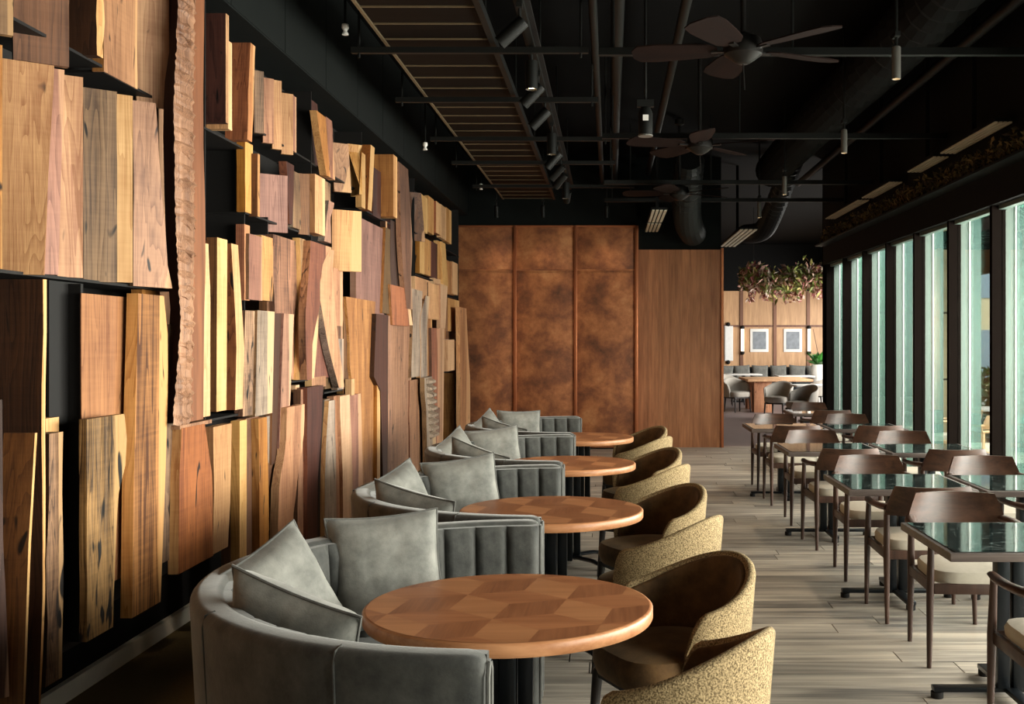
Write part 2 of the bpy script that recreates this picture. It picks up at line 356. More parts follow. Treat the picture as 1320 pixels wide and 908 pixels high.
# ------------------------------------------------------------------ shell of the room
XL, XR, YB, YE = -2.42, 3.3, 16.25, 31.0
fl = MB().bb(-2.6, 3.3, -3.2, 16.4, -0.12, -0.012).obj('floor', M['joint']); tag(fl, kind='structure')
# floor boards: real boards with recessed joints, running across the room
bw = 0.18; nboard = 0; rest = MB(); protoL = {}
y = 4.3; row = 0; far_rows = []
while y < 16.4:
    x = -1.0 - random.random()*1.1
    while x < XR:
        L_ = random.choice((1.5, 1.65, 1.8)); x0, x1 = max(x, -1.0), min(x+L_, XR)
        if x1-x0 > 0.05:
            wd = min(bw, 16.4-y)
            if nboard < 250:
                mb = MB().bb(-(x1-x0)/2+.003, (x1-x0)/2-.003, -wd/2+.002, wd/2-.002, -.012, 0)
                o = mb.obj('floor_board', M['floor'], fl); o.location = ((x0+x1)/2, y+wd/2, random.uniform(-.0006, .0006)); nboard += 1
            else: rest.bb(x0+.0015, x1-.0015, y+.0015, y+wd-.0015, -.012, 0)
        x += L_
    y += bw; row += 1
if rest.v: tag(rest.obj('floor_board', M['floor'], fl), kind='stuff')
nb = MB()
y = 4.3-bw
while y > -3.2:
    nb.bb(-1.0, XR, y+.0015, y+bw-.0015, -.012, 0); y -= bw
tag(nb.obj('floor_board', M['floor'], fl), kind='stuff')
MB().bb(XL, -1.0, -3.2, 16.3, -.012, .0).obj('shaded_floor_strip', M['shadefloor'], fl)  # floor shade along the slab wall, put into the colour as an olive strip
ff = MB().bb(-2.6, 9.0, 16.4, YE+.1, -0.12, 0.0).obj('floor_far', plain('mauve_grey_far_floor', (112,98,96), 0.45, noise_amt=0.1)); tag(ff, kind='structure')
ce = MB().bb(-2.6, 9.0, -3.2, YE+.2, 4.35, 4.5).obj('ceiling', M['ceil']); tag(ce, kind='structure')
wl = MB().bb(-2.6, XL, -3.2, 16.3, 0, 4.35).obj('wall_left', M['blacksoft']); tag(wl, kind='structure')
bl = MB().bb(XL, XL+.03, -1, 16.0, 0, .085).obj('baseboard_left', M['ledge']); tag(bl, kind='structure')
wf = MB().bb(-2.6, 9, -3.3, -3.2, 0, 4.35).obj('wall_front', M['white']); tag(wf, kind='structure')
# header over the slab display
hd = MB().bb(XL, -2.10, -1, 16.0, 3.44, 4.3).obj('trim_1', M['fascia']); tag(hd, kind='structure')
for k in range(-1, 16):
    MB().bb(-2.10, -2.096, k+.005, k+.995, 3.45, 4.29).obj('fascia_panel', M['fascia'], hd)

# copper clad end wall
cw = MB().bb(-2.6, .38, 16.04, 16.5, 0, 4.35).obj('wall_back', M['fascia']); tag(cw, kind='structure')
cx = [-2.3, -1.4057, -.5143, .377]
zc, zt = 2.64, 3.27
for i in range(3):
    for (a, b) in ((0.02, zc-.006), (zc+.006, zt)):
        MB().bb(cx[i]+.02, cx[i+1]-.02, 16.0, 16.05, a, b).obj('copper_panel', M['copper'], cw, bevel=.004)
for i in range(1, 4):
    MB().bb(cx[i]-.022, cx[i]+.022, 15.96, 16.05, 0, zt+.02).obj('copper_batten', M['copper_trim'], cw, bevel=.006)
MB().bb(-2.3, .38, 15.985, 16.05, zt, zt+.025).obj('copper_rail', M['copper_trim'], cw)
MB().bb(-2.3, .38, 15.98, 16.03, zc-.008, zc+.008).obj('copper_seam', M['copper'], cw)
# teak clad wall beside it
tw = MB().bb(.38, 1.66, 16.3, 16.6, 0, 4.35).obj('wall_back_teak', M['fascia']); tag(tw, kind='structure')
x = .41; sw = (1.655-.41)/8
for i in range(8):
    MB().bb(x+i*sw+.001, x+(i+1)*sw-.001, 16.25, 16.31, 0.0, 2.96).obj('teak_board', M['wallpanel'], tw)
MB().bb(1.655, 1.69, 16.22, 16.6, 0, 2.98).obj('copper_corner_trim', M['copper_trim'], tw)
MB().bb(.38, .41, 15.97, 16.3, 0, zt+.02).obj('copper_corner_trim', M['copper_trim'], tw)
# far room
wfr = MB().bb(-2.6, 9.1, YE, YE+.2, 0, 4.35).obj('wall_far', M['blacksoft']); tag(wfr, kind='structure')
wfl = MB().bb(-2.7, -2.6, 16.4, YE+.1, 0, 4.35).obj('wall_far_left', M['farpanel']); tag(wfl, kind='structure')
bx = [ (p-VX)/F*YE for p in (912.5, 955.6, 998.6, 1041.6, 1084.6, 1127.6)]
for i in range(5):
    for (a, b) in ((.05, 2.0), (2.04, 3.02)):
        MB().bb(bx[i]+.03, bx[i+1]-.03, YE-.04, YE, a, b).obj('oak_panel', M['farpanel'], wfr)
for i in range(6):
    MB().bb(bx[i]-.045, bx[i]+.045, YE-.08, YE, 0, 3.02).obj('oak_batten', M['farbatten'], wfr)
MB().bb(bx[0], bx[-1], YE-.06, YE, 1.99, 2.05).obj('oak_rail', M['farbatten'], wfr)

# ------------------------------------------------------------------ glazed wall
head, blade0, pitch = 2.735, 9.15, 1.17
fasc = MB().bb(3.2, 3.42, -3.2, 16.35, head, 4.35).obj('wall_right', M['blacksoft']); tag(fasc, kind='structure')
sill = MB().bb(3.22, 3.36, -3.2, 16.35, 0, .06).obj('trim_2', M['frame_dark']); tag(sill, kind='structure')
n = 1
for k in range(-10, 7):
    y = blade0+pitch*k
    wn = empty('window_%d' % n, (3.3, y, 0), kind='structure'); n += 1
    MB().bb(-.085, .03, 0, .06, .06, head).obj('mullion', M['frame_dark'], wn)
    MB().bb(.03, .105, .0, .05, .0, head+.1).obj('fin_plate', M['fin'], wn)
    MB().bb(.105, .118, -.015, .05, .0, head+.1).obj('fin_cap', M['fincap'], wn)
    MB().bb(.118, .225, .01, .035, .0, head+.1).obj('glass_fin', M['teal'], wn)
    if k < 6: MB().bb(-.006, .006, .06, pitch, .06, head).obj('pane', M['pane'], wn)
    MB().bb(-.03, .03, .06, pitch if k < 6 else .1, head-.035, head).obj('head_rail', M['fin'], wn)
ep = MB().bb(3.22, 5.5, 16.34, 16.5, 0, 4.35).obj('wall_right_return', M['frame_dark']); tag(ep, kind='structure')
for i in range(4):
    for (a, b) in ((.05, 1.0), (1.03, 2.0), (2.03, 3.3)):
        MB().bb(3.46+i*.51, 3.46+i*.51+.49, 16.3, 16.345, a, b).obj('cladding_panel', M['clad'], ep)
wfr_ = MB().bb(6.4, 6.5, 16.35, YE+.1, 2.75, 4.35).obj('wall_far_right', M['blacksoft']); tag(wfr_, kind='structure')

# ------------------------------------------------------------------ wall of sawn slabs in steel shelving
disp = empty('slab_display', (XL, 9.7, 0), 0, 'tall display of rough sawn wood slabs in black steel shelving behind the sofas', 'wall display')
def finish(mb, name, mats, parent, live):
    c = mb.v; ox = min(p[0] for p in c); oy = min(p[1] for p in c); oz = min(p[2] for p in c)
    o = mb.obj(name, mats, parent, origin=(ox, oy, oz), smooth=live)
    o.location = (ox-parent.location.x, oy-parent.location.y, oz-parent.location.z)
    return o
def dense(rows, n):
    """resample the outline rows (y, edges...) to n levels"""
    out = []
    y0, y1 = rows[0][0], rows[-1][0]
    for i in range(n):
        y = y0+(y1-y0)*i/(n-1)
        for a, b in zip(rows, rows[1:]):
            if y <= b[0] or b is rows[-1]:
                t = (y-a[0])/(b[0]-a[0]); t = max(0, min(1, t))
                out.append((y,)+tuple(p+(q-p)*t for p, q in zip(a[1:], b[1:]))); break
    return out
def slab(style, rows, m1, m2=None, X=-2.15, t=None, wob=0.0, n=None, name='wood_slab', label=None):
    """style F: flat on the wall; C: turned towards the room's near end; B: book-like, side (m1) and narrow front (m2).
    rows: outline of the slab read off along its height, turned into metres on its own plane x = X."""
    m2 = m2 or m1
    X += random.uniform(-.006, .006)
    nl = n or (2 if (len(rows) == 2 and not wob) else 9 if wob else max(7, len(rows)*3))
    rr = dense(rows, nl) if nl > len(rows) or wob else rows
    xe = [r[2] if style == 'B' else r[1] for r in rows]; dm = D(sum(xe)/len(xe), X)
    ph = random.random()*50
    mb = MB(); rings = []
    if style == 'B':
        s = max(D_ - 0 for D_ in [(VX-sum(r[1] for r in rows)/len(rows))*dm/F + X])
        p = max(.05, (VX-sum(r[1] for r in rows)/len(rows))*dm/F + X + .03)
        p = min(p, .34)
    for i, r in enumerate(rr):
        z = Z(r[0], dm)
        if i == len(rr)-1 and rows[0][1] > 280 and z < .80 and Z(rows[0][0], dm)-z > .5: z = random.uniform(.10, .17)   # lowest row runs down behind the sofas
        j = [0]*4
        if wob:
            for q in range(4): j[q] = wob*(noise.noise((ph+q*7.3, i*.55+z*1.5, 0))*1.5)
        if style == 'F':
            tt = t or .05
            dl, dr = D(r[1]+j[0], X), D(r[2]+j[1], X)
            rings.append([(X, dl, z), (X, dr, z), (X-tt, dr, z), (X-tt, dl, z)])
        elif style == 'C':
            tt = t or .03
            kl = F/(VX-r[1]-j[0]); dr = D(r[2]+j[1], X)
            if i == 0:
                A = 1.25*(dr-kl*abs(X))/(1+1.25*kl); A = min(A, .3)
            Xl = X-A; dl = D(r[1]+j[0], Xl)
            vx, vy = X-Xl, dr-dl; ln = math.hypot(vx, vy); nx, ny = -vy/ln*tt, vx/ln*tt
            rings.append([(Xl, dl, z), (X, dr, z), (X+nx, dr+ny, z), (Xl+nx, dl+ny, z)])
        else:
            dl, dr = D(r[2]+j[1], X), D(r[3]+j[2], X)
            rings.append([(X-p, dl, z), (X, dl, z), (X, dr, z), (X-p, dr, z)])
    mats = [W[m1], W[m2]]
    mb.quad_strip(rings, True, 0, True, (lambda j: 1 if j == 1 else 0) if style == 'B' else (lambda j: 0 if j == 0 else (1 if j in (1, 3) else 0)))
    o = finish(mb, name, mats, disp, bool(wob) or nl > 2)
    if label: o['label'] = label
    return o
def Fs(x0, x1, yt, yb, m, m2=None, X=-2.15, wob=0, xb0=None, xb1=None, t=None, label=None):
    if not wob and yb-yt > 60 and x1-x0 > 5: wob = random.choice((0, .4, .6))
    return slab('F', [(yt, x0, x1), (yb, x0 if xb0 is None else xb0, x1 if xb1 is None else xb1)], m, m2, X, t, wob, label=label)
def Cs(x0, x1, yt, yb, m, m2=None, X=-2.10, wob=0, xb0=None, xb1=None, t=None, label=None):
    return slab('C', [(yt, x0, x1), (yb, x0 if xb0 is None else xb0, x1 if xb1 is None else xb1)], m, m2, X, t, wob, label=label)
def Bs(xs, x0, x1, yt, yb, m, m2, X=-2.12, wob=0, xb0=None, xb1=None, label=None):
    return slab('B', [(yt, xs, x0, x1), (yb, xs, x0 if xb0 is None else xb0, x1 if xb1 is None else xb1)], m, m2, X, None, wob, label=label)

# top row, nearest bay
Cs(-30, 17, -60, 22, 'grey', 'tan'); Cs(17, 89, -60, 50, 'brown', 'dark', wob=1); Bs(88, 125, 134, -60, 71, 'dark', 'pale', wob=1.5, X=-2.10)
Fs(134, 177, -60, 92, 'pink', 'tan'); Cs(176, 218, -60, 118, 'pale', 'gold')
Fs(205, 222, -40, 420, 'pale', 'gold', X=-2.24, wob=1)
# second row
Cs(-55, 3, 30, 340, 'tan', 'gold'); Cs(2, 70, 50, 348, 'pale', 'tan', xb0=-2, xb1=56, wob=.6)
Cs(69, 83, 80, 353, 'rose', 'grey', xb0=56, xb1=75, X=-2.13, wob=.4); Cs(81, 107, 85, 355, 'pale', 'gold', xb0=74, X=-2.12)
Cs(107, 151, 96, 359, 'grey', 'brown', xb1=151, wob=1); Cs(150, 171, 113, 362, 'cream', 'pale')
slab('C', [(118, 171, 201), (180, 172, 204), (280, 172, 213), (345, 172, 216), (366, 172, 222)], 'pink', 'grey', X=-2.06, wob=.8, label='pinkish brown slab flaring towards its foot, with two dark knots')
Fs(183, 206, 366, 382, 'gold', X=-2.2)
# third row, near
slab('C', [(520, -40, 3), (720, -42, 4), (800, -44, 8), (930, -40, 12)], 'dark', 'pink', X=-2.02, label='dark slab with a pale wavy edge')
slab('B', [(360, -1, 55, 60), (440, -1, 56, 60), (520, -1, 53, 58), (640, -1, 55, 59), (780, -1, 55, 58), (906, -1, 50, 52)], 'dark', 'pale', X=-2.10, wob=.4, label='tall dark walnut slab with a pale live edge')
slab('B', [(560, 3, 45, 48), (700, 4, 37, 40), (840, 8, 32, 35), (935, 10, 29, 31)], 'brown', 'cream', X=-2.0, wob=.3)
Fs(59, 76, 540, 566, 'cream', 'pale', X=-2.16)
slab('B', [(560, 56, 65, 81), (640, 56, 63, 80), (720, 56, 60, 82), (800, 56, 61, 81), (885, 56, 58, 80)], 'dark', 'bark', X=-2.09, wob=1.6, n=None, label='narrow slab with its rough bark still on')
Fs(105, 181, 378, 770, 'gold', 'orange', X=-2.13, xb1=176, t=.004)
slab('F', [(378, 178, 211), (440, 177, 217), (540, 174, 216), (640, 172, 213), (795, 170, 207)], 'figure', 'pale', X=-2.06, wob=.8, label='long walnut slab with a rippled pale edge')
slab('F', [(541, 112, 161), (600, 112, 163), (650, 112, 153), (720, 112, 149), (828, 112, 146)], 'burl', 'burl', X=-2.04, t=.03, wob=1.6, label='rough eroded slab full of dark holes')
slab('F', [(418, 217, 246), (520, 214, 236), (600, 212, 233), (725, 206, 232)], 'grey', 'tan', X=-2.10, wob=.8)
# the great ridged post
post = slab('B', [(-40, 222, 242, 264), (150, 221, 235, 262), (300, 221, 238, 266), (420, 222, 246, 263), (545, 222, 234, 262)], 'post', 'post2', X=-2.02, wob=.6, name='wood_post', label='tall dark post with a pale ridged bark edge')
mb = MB()
rw = dense([(-40, 242, 255), (150, 234, 252), (300, 237, 254), (420, 243, 252), (545, 233, 250)], 130); dm = D(245, -2.0)
rings = []
for i, (y, a, b) in enumerate(rw):
    s = .014*((i*7919) % 5)/4 if i % 2 else 0
    z = Z(y, dm); d0, d1 = D(a+random.uniform(-1, 1), -2.0), D(b+random.uniform(-1, 1), -2.0); dj = random.uniform(-.008, .008)
    rings.append([(-2.025, d0-.03, z), (-2.012+s, d0, z+dj), (-2.004+s*1.3, (2*d0+d1)/3, z-dj), (-2.006+s, (d0+2*d1)/3, z+dj), (-2.014+s, d1, z-dj), (-2.025, d1, z)])
mb.quad_strip(rings, True)
bk = mb.obj('bark_ridges', W['ridge'], post, smooth=False); bk.location = -(Vector(post.location)+disp.location)
# upper bays
Bs(263, 291, 295, 17, 158, 'darkred', 'pale'); Bs(266, 294, 299, 52, 166, 'pale', 'cream', X=-2.14)
slab('B', [(53, 299, 323, 329), (120, 299, 320, 327), (181, 298, 319, 325)], 'orange', 'gold', X=-2.10, wob=.5)
Cs(328, 340, 83, 165, 'grey', 'pink'); Cs(339, 353, 91, 177, 'tan', 'orange', X=-2.12); Cs(351, 363, 95, 186, 'pale', 'tan', X=-2.10); Cs(363, 378, 110, 191, 'pale', 'tan', X=-2.11)
Fs(377, 382, 122, 194, 'rose'); Fs(316, 326, 182, 273, 'pale', 'gold'); Bs(327, 332, 335, 198, 279, 'brown', 'pale')
slab('C', [(208, 334, 371), (288, 334, 371)], 'rose', 'silver', X=-2.10, label='greyish pink slab with a red bark strip')
slab('F', [(209, 369, 379), (240, 371, 379), (288, 373, 377)], 'darkred', 'red', X=-2.12, wob=.4)
Fs(378, 386, 220, 293, 'grey', 'silver', xb1=389); Cs(385, 399, 217, 298, 'brown', 'olive'); Bs(397, 406, 419, 224, 300, 'gold', 'pale', X=-2.10)
Fs(419, 426, 233, 262, 'grey', X=-2.2); slab('F', [(257, 424, 431), (280, 421, 426), (312, 418, 427)], 'pink', 'silver', X=-2.14, wob=.4)
Fs(315, 322, 289, 387, 'gold', 'orange'); Fs(321, 338, 301, 386, 'rose', 'grey', X=-2.13); Fs(337, 352, 303, 387, 'pale', 'cream', X=-2.13, wob=.4)
slab('F', [(302, 352, 387), (340, 351, 386), (380, 353, 382), (406, 355, 380)], 'figure', 'brown', X=-2.17, wob=.6, label='curly figured walnut slab with a curved crack')
Fs(344, 356, 386, 402, 'brown', X=-2.2)
slab('F', [(307, 386, 394), (340, 388, 395), (400, 389, 395), (490, 386, 396)], 'grey', 'cream', X=-2.14, wob=.5)
Fs(376, 389, 392, 489, 'tan', 'brown', X=-2.17, wob=.5)
# tall row with cream edges
slab('F', [(313, 265, 269), (370, 262, 271), (440, 259, 271), (538, 260, 271)], 'cream', 'pale', X=-2.06, wob=.6)
slab('F', [(310, 272, 277), (360, 271, 275), (420, 271, 273)], 'pale', 'cream', X=-2.12)
Bs(273, 280, 293, 306, 531, 'brown', 'cream', X=-2.06, xb0=279, xb1=292)
slab('B', [(315, 293, 298, 307), (400, 293, 303, 312), (440, 293, 305, 315), (529, 293, 303, 313)], 'orange', 'cream', X=-2.07, wob=.3)
slab('F', [(400, 316, 332), (537, 313, 330)], 'burl', 'brown', X=-2.13, wob=.5); Fs(332, 354, 400, 537, 'silver', 'grey', X=-2.12, xb0=329, xb1=351, label='silver grey slab with swirling grain')
slab('F', [(537, 343, 352), (606, 346, 352)], 'silver', 'grey', X=-2.14)
slab('F', [(404, 353, 367), (599, 350, 360)], 'dark', 'brown', X=-2.13); slab('F', [(404, 366, 379), (480, 363, 376), (598, 359, 370)], 'pink', 'rose', X=-2.12)
# lower row
slab('F', [(553, 234, 264), (620, 231, 273), (740, 230, 275)], 'orange', 'pale', X=-2.05, wob=.4, label='broad orange slab with a pale right edge')
Fs(232, 273, 549, 554, 'pink', X=-2.06); slab('F', [(551, 275, 299), (640, 276, 297), (715, 274, 294)], 'pale', 'tan', X=-2.08, wob=.6)
Fs(297, 309, 553, 706, 'rose', 'brown', X=-2.12, wob=.4); Fs(309, 318, 543, 705, 'cream', 'pale', X=-2.06, wob=.3); Fs(317, 333, 540, 700, 'brown', 'red', X=-2.12, wob=.5)
slab('F', [(540, 333, 344), (620, 334, 346), (692, 335, 347)], 'gold', 'pale', X=-2.07, wob=.4, label='golden slab with a dark knot')
Fs(345, 366, 598, 685, 'brown', 'olive', X=-2.14); slab('F', [(527, 370, 393), (580, 368, 391), (625, 360, 384), (690, 358, 376)], 'tan', 'pale', X=-2.07, wob=.7)
slab('F', [(503, 388, 396), (600, 385, 396), (675, 383, 391)], 'pink', 'brown', X=-2.11, wob=.4)
Bs(372, 386, 388, 505, 527, 'red', 'brown', X=-2.14); Fs(381, 386, 497, 506, 'cream', X=-2.16)
slab('F', [(500, 396, 417), (560, 396, 414), (640, 396, 409)], 'darkred', 'red', X=-2.08, wob=.5)
slab('F', [(517, 416, 425), (630, 408, 420)], 'black', X=-2.12); slab('F', [(518, 424, 432), (560, 421, 432), (627, 418, 434)], 'silver', 'pale', X=-2.09, wob=.4)
slab('F', [(511, 430, 439), (640, 433, 444)], 'gold', 'tan', X=-2.12); slab('F', [(511, 438, 451), (630, 442, 455)], 'cream', 'pale', X=-2.09, wob=.4)
slab('F', [(510, 450, 465), (622, 455, 468)], 'rose', 'grey', X=-2.10, wob=.3)
slab('F', [(384, 446, 484), (440, 451, 482), (490, 451, 480), (520, 462, 486), (620, 463, 487)], 'tan', 'pale', X=-2.15, wob=.4, label='broad honey coloured slab with a wavy left edge')
Fs(453, 457, 489, 510, 'cream', X=-2.11); Bs(479, 486, 490, 487, 625, 'gold', 'cream', X=-2.12)
slab('F', [(405, 485, 501), (487, 482, 500), (488, 490, 500), (625, 494, 501)], 'darkred', 'dark', X=-2.11); Fs(499, 505, 407, 628, 'pink', 'pale', X=-2.12, wob=.3)
# centre of the wall
slab('F', [(309, 400, 428), (340, 399, 421), (400, 394, 411), (440, 394, 403), (490, 396, 402)], 'red', 'figure', X=-2.09, wob=.4, label='reddish slab tapering downwards')
slab('F', [(395, 409, 411), (430, 400, 410), (488, 400, 405)], 'cream', 'pale', X=-2.12); slab('F', [(402, 410, 412), (440, 405, 422), (489, 401, 438)], 'red', 'brown', X=-2.14)
slab('F', [(320, 425, 431), (345, 415, 429), (380, 411, 431), (440, 422, 436), (503, 437, 444)], 'pale', 'silver', X=-2.08, wob=.5, label='pale slab bending away from its neighbours')
Fs(430, 442, 345, 420, 'tan', 'pink', X=-2.13, wob=.4); Fs(433, 442, 419, 438, 'brown', X=-2.16); Fs(435, 443, 437, 503, 'silver', 'grey', X=-2.15); Fs(402, 420, 487, 501, 'pink', 'cream', X=-2.13); Fs(419, 438, 488, 502, 'olive', 'grey', X=-2.15)
slab('F', [(384, 442, 447), (430, 443, 453), (508, 442, 454)], 'brown', 'olive', X=-2.17, wob=.4)
Cs(428, 466, 253, 340, 'pale', 'tan', X=-1.98, t=.05, label='thick pale block standing proud of the others')
Fs(459, 495, 278, 404, 'rose', 'pink', X=-2.15, label='rosy pink slab with a small dark hole'); Bs(494, 497, 499, 285, 402, 'dark', 'pale', X=-2.14)
slab('F', [(292, 497, 503), (350, 495, 503), (404, 493, 506)], 'olive', 'gold', X=-2.13, wob=.3); Fs(503, 519, 283, 368, 'dark', 'darkred', X=-2.16, xb1=522)
slab('F', [(367, 503, 523), (419, 506, 528)], 'orange', 'gold', X=-2.10); slab('F', [(367, 522, 525), (419, 527, 532)], 'cream', 'pale', X=-2.10)
# upper middle
slab('F', [(128, 401, 409), (160, 401, 412), (214, 401, 421)], 'darkred', 'dark', X=-2.2); slab('F', [(147, 408, 420), (180, 413, 422), (222, 421, 426)], 'gold', 'pale', X=-2.10, wob=.3)
Fs(420, 428, 152, 227, 'rose', 'brown', X=-2.15, xb0=425, xb1=432); Cs(427, 449, 171, 235, 'pink', 'tan', X=-2.12, xb0=431, xb1=453); Cs(448, 467, 174, 243, 'pale', 'cream', X=-2.10, xb0=452, xb1=463)
Fs(466, 471, 196, 267, 'cream', X=-2.12); slab('B', [(185, 469, 478, 483), (271, 469, 474, 479)], 'orange', 'cream', X=-2.10, wob=.2); Fs(481, 491, 215, 278, 'darkred', 'red', X=-2.16)
Bs(484, 507, 512, 199, 279, 'gold', 'pale', X=-2.04); Fs(511, 517, 225, 281, 'pink', 'silver', X=-2.14)
slab('F', [(212, 514, 526), (262, 516, 529), (310, 517, 532), (350, 520, 530), (397, 524, 532)], 'brown', 'tan', X=-2.09, wob=.3, label='tall brown slab reaching up to the fascia')
Cs(528, 543, 238, 302, 'brown', 'olive', X=-2.10, xb0=530, xb1=548); Fs(543, 551, 250, 297, 'cream', 'pale'); Fs(552, 559, 252, 299, 'pale', 'cream'); Bs(559, 562, 568, 259, 300, 'orange', 'cream'); Fs(568, 575, 263, 306, 'cream', 'pale'); Fs(575, 582, 267, 311, 'pale', 'gold')
# far end of the wall
Fs(541, 547, 302, 352, 'cream', 'gold'); Fs(546, 556, 306, 353, 'pale', 'grey'); Fs(556, 564, 311, 357, 'darkred', 'red'); Fs(564, 571, 310, 359, 'pale', 'cream'); Fs(569, 574, 312, 367, 'cream', X=-2.12, xb0=571, xb1=578)
Fs(573, 585, 334, 378, 'tan', 'pale', X=-2.17); Fs(583, 591, 337, 379, 'cream', 'pale'); Fs(535, 554, 356, 383, 'pale', 'cream', X=-2.12); Fs(559, 569, 357, 375, 'cream'); Fs(552, 568, 364, 411, 'pale', 'grey', X=-2.10); Fs(568, 577, 366, 423, 'cream', 'pale', X=-2.08, xb1=574)
Fs(577, 592, 384, 427, 'pale', 'pink', X=-2.13); slab('F', [(372, 531, 545), (420, 532, 543), (487, 530, 546)], 'silver', 'grey', X=-2.11, wob=.4); slab('F', [(380, 549, 554), (412, 541, 551), (450, 543, 551), (487, 542, 551)], 'silver', 'pale', X=-2.10, wob=.4)
slab('F', [(418, 504, 531), (600, 503, 529)], 'pink', 'grey', X=-2.14, wob=.3); Fs(550, 557, 395, 485, 'gold', 'cream', X=-2.14)
slab('F', [(423, 556, 567), (562, 558, 564)], 'orange', 'brown', X=-2.10); slab('F', [(423, 566, 573), (562, 563, 571)], 'pale', 'gold', X=-2.11)
Fs(575, 592, 426, 440, 'brown', 'tan', X=-2.15); Fs(573, 578, 437, 479, 'pink'); Fs(577, 586, 438, 479, 'cream', 'pale', X=-2.08); Fs(585, 592, 427, 481, 'tan', X=-2.16)
slab('F', [(396, 592, 601), (440, 593, 603), (490, 593, 606), (545, 593, 606)], 'tan', 'pale', X=-2.0, wob=.4, label='last tall slab at the copper wall end, with a knot')
Bs(573, 586, 592, 481, 548, 'tan', 'cream', X=-2.10); Fs(528, 548, 491, 576, 'pink', 'rose', X=-2.12); Fs(561, 567, 528, 562, 'bark', 'dark', X=-2.09, wob=.4)
vb = slab('F', [(487, 547, 557), (530, 549, 560), (570, 551, 562)], 'silver', 'grey', X=-2.05, wob=.6, label='knobbly silver slab like stacked vertebrae')
rings = []; mb = MB(); dm = D(553, -2.04)
for i, (y, a, b) in enumerate(dense([(488, 549, 557), (530, 552, 560), (568, 554, 562)], 28)):
    s = .05 if i % 3 else .0
    rings.append([(-2.06, D(a, -2.04), Z(y, dm)), (-2.045+s, D(a+1, -2.04), Z(y, dm)), (-2.04+s, D(b-1, -2.04), Z(y, dm)), (-2.06, D(b, -2.04), Z(y, dm))])
mb.quad_strip(rings); b_ = mb.obj('bark_knobs', W['silver'], vb); b_.location = -(Vector(vb.location)+disp.location)

# steel shelving: back plates, shelves and dividers
def steel(name, x0, x1, y0, y1, z0, z1, m='black'):
    o = MB().bb(x0, x1, y0, y1, z0, z1).obj(name, M[m], disp, origin=((x0+x1)/2, y0, z0)); o.location = Vector(((x0+x1)/2, y0, z0))-disp.location
    return o
def shelf(px0, px1, py, X=-2.16, th=.012):
    d0, d1 = D(px0, X), D(px1, X); z = Z(py, d0)
    return steel('shelf', XL, X, d0, d1, z-th, z)
def divider(px, y0, y1, X=-2.17):
    d = D(px, X); s = steel('divider', XL, X, d, d+.012, Z(y1, d), Z(y0, d))
    return s
steel('back_plate', XL, XL+.012, 2.2, 15.7, .33, 3.46)
shelf(-60, 222, 340); shelf(0, 132, 12); shelf(134, 222, 90)
shelf(263, 330, 163); shelf(328, 400, 164); shelf(316, 400, 273); shelf(401, 466, 209); shelf(466, 515, 268); shelf(316, 346, 400)
shelf(232, 320, 548); shelf(372, 400, 492); shelf(535, 592, 299); shelf(535, 572, 353); shelf(573, 591, 381); shelf(574, 592, 480); shelf(418, 442, 506)
divider(104, 366, 828, -2.14); divider(315, 186, 540); divider(401, 118, 310); divider(466, 170, 400); divider(534, 230, 480); divider(345, 280, 302)
divider(591, 262, 390, -2.14); divider(264, 0, 545)
steel('back_plate', -2.2, -2.19, D(60, -2.2), D(104, -2.2), Z(828, 4.5), Z(366, 4.5), 'black')
# the display goes on a little towards the viewer, past the frame
for i in range(7):
    y0 = 2.3+i*.2
    for z0, z1 in ((.3+.04*i % .1, 1.9+random.uniform(-.2, .2)), (2.0+random.uniform(0, .15), 3.2+random.uniform(-.2, .1))):
        mt = random.choice(['pale', 'tan', 'brown', 'dark', 'rose', 'gold'])
        MB().bb(-2.3, -2.14+random.uniform(-.03, .03), y0, y0+.185, z0, z1).obj('wood_slab', W[mt], disp).location = -disp.location

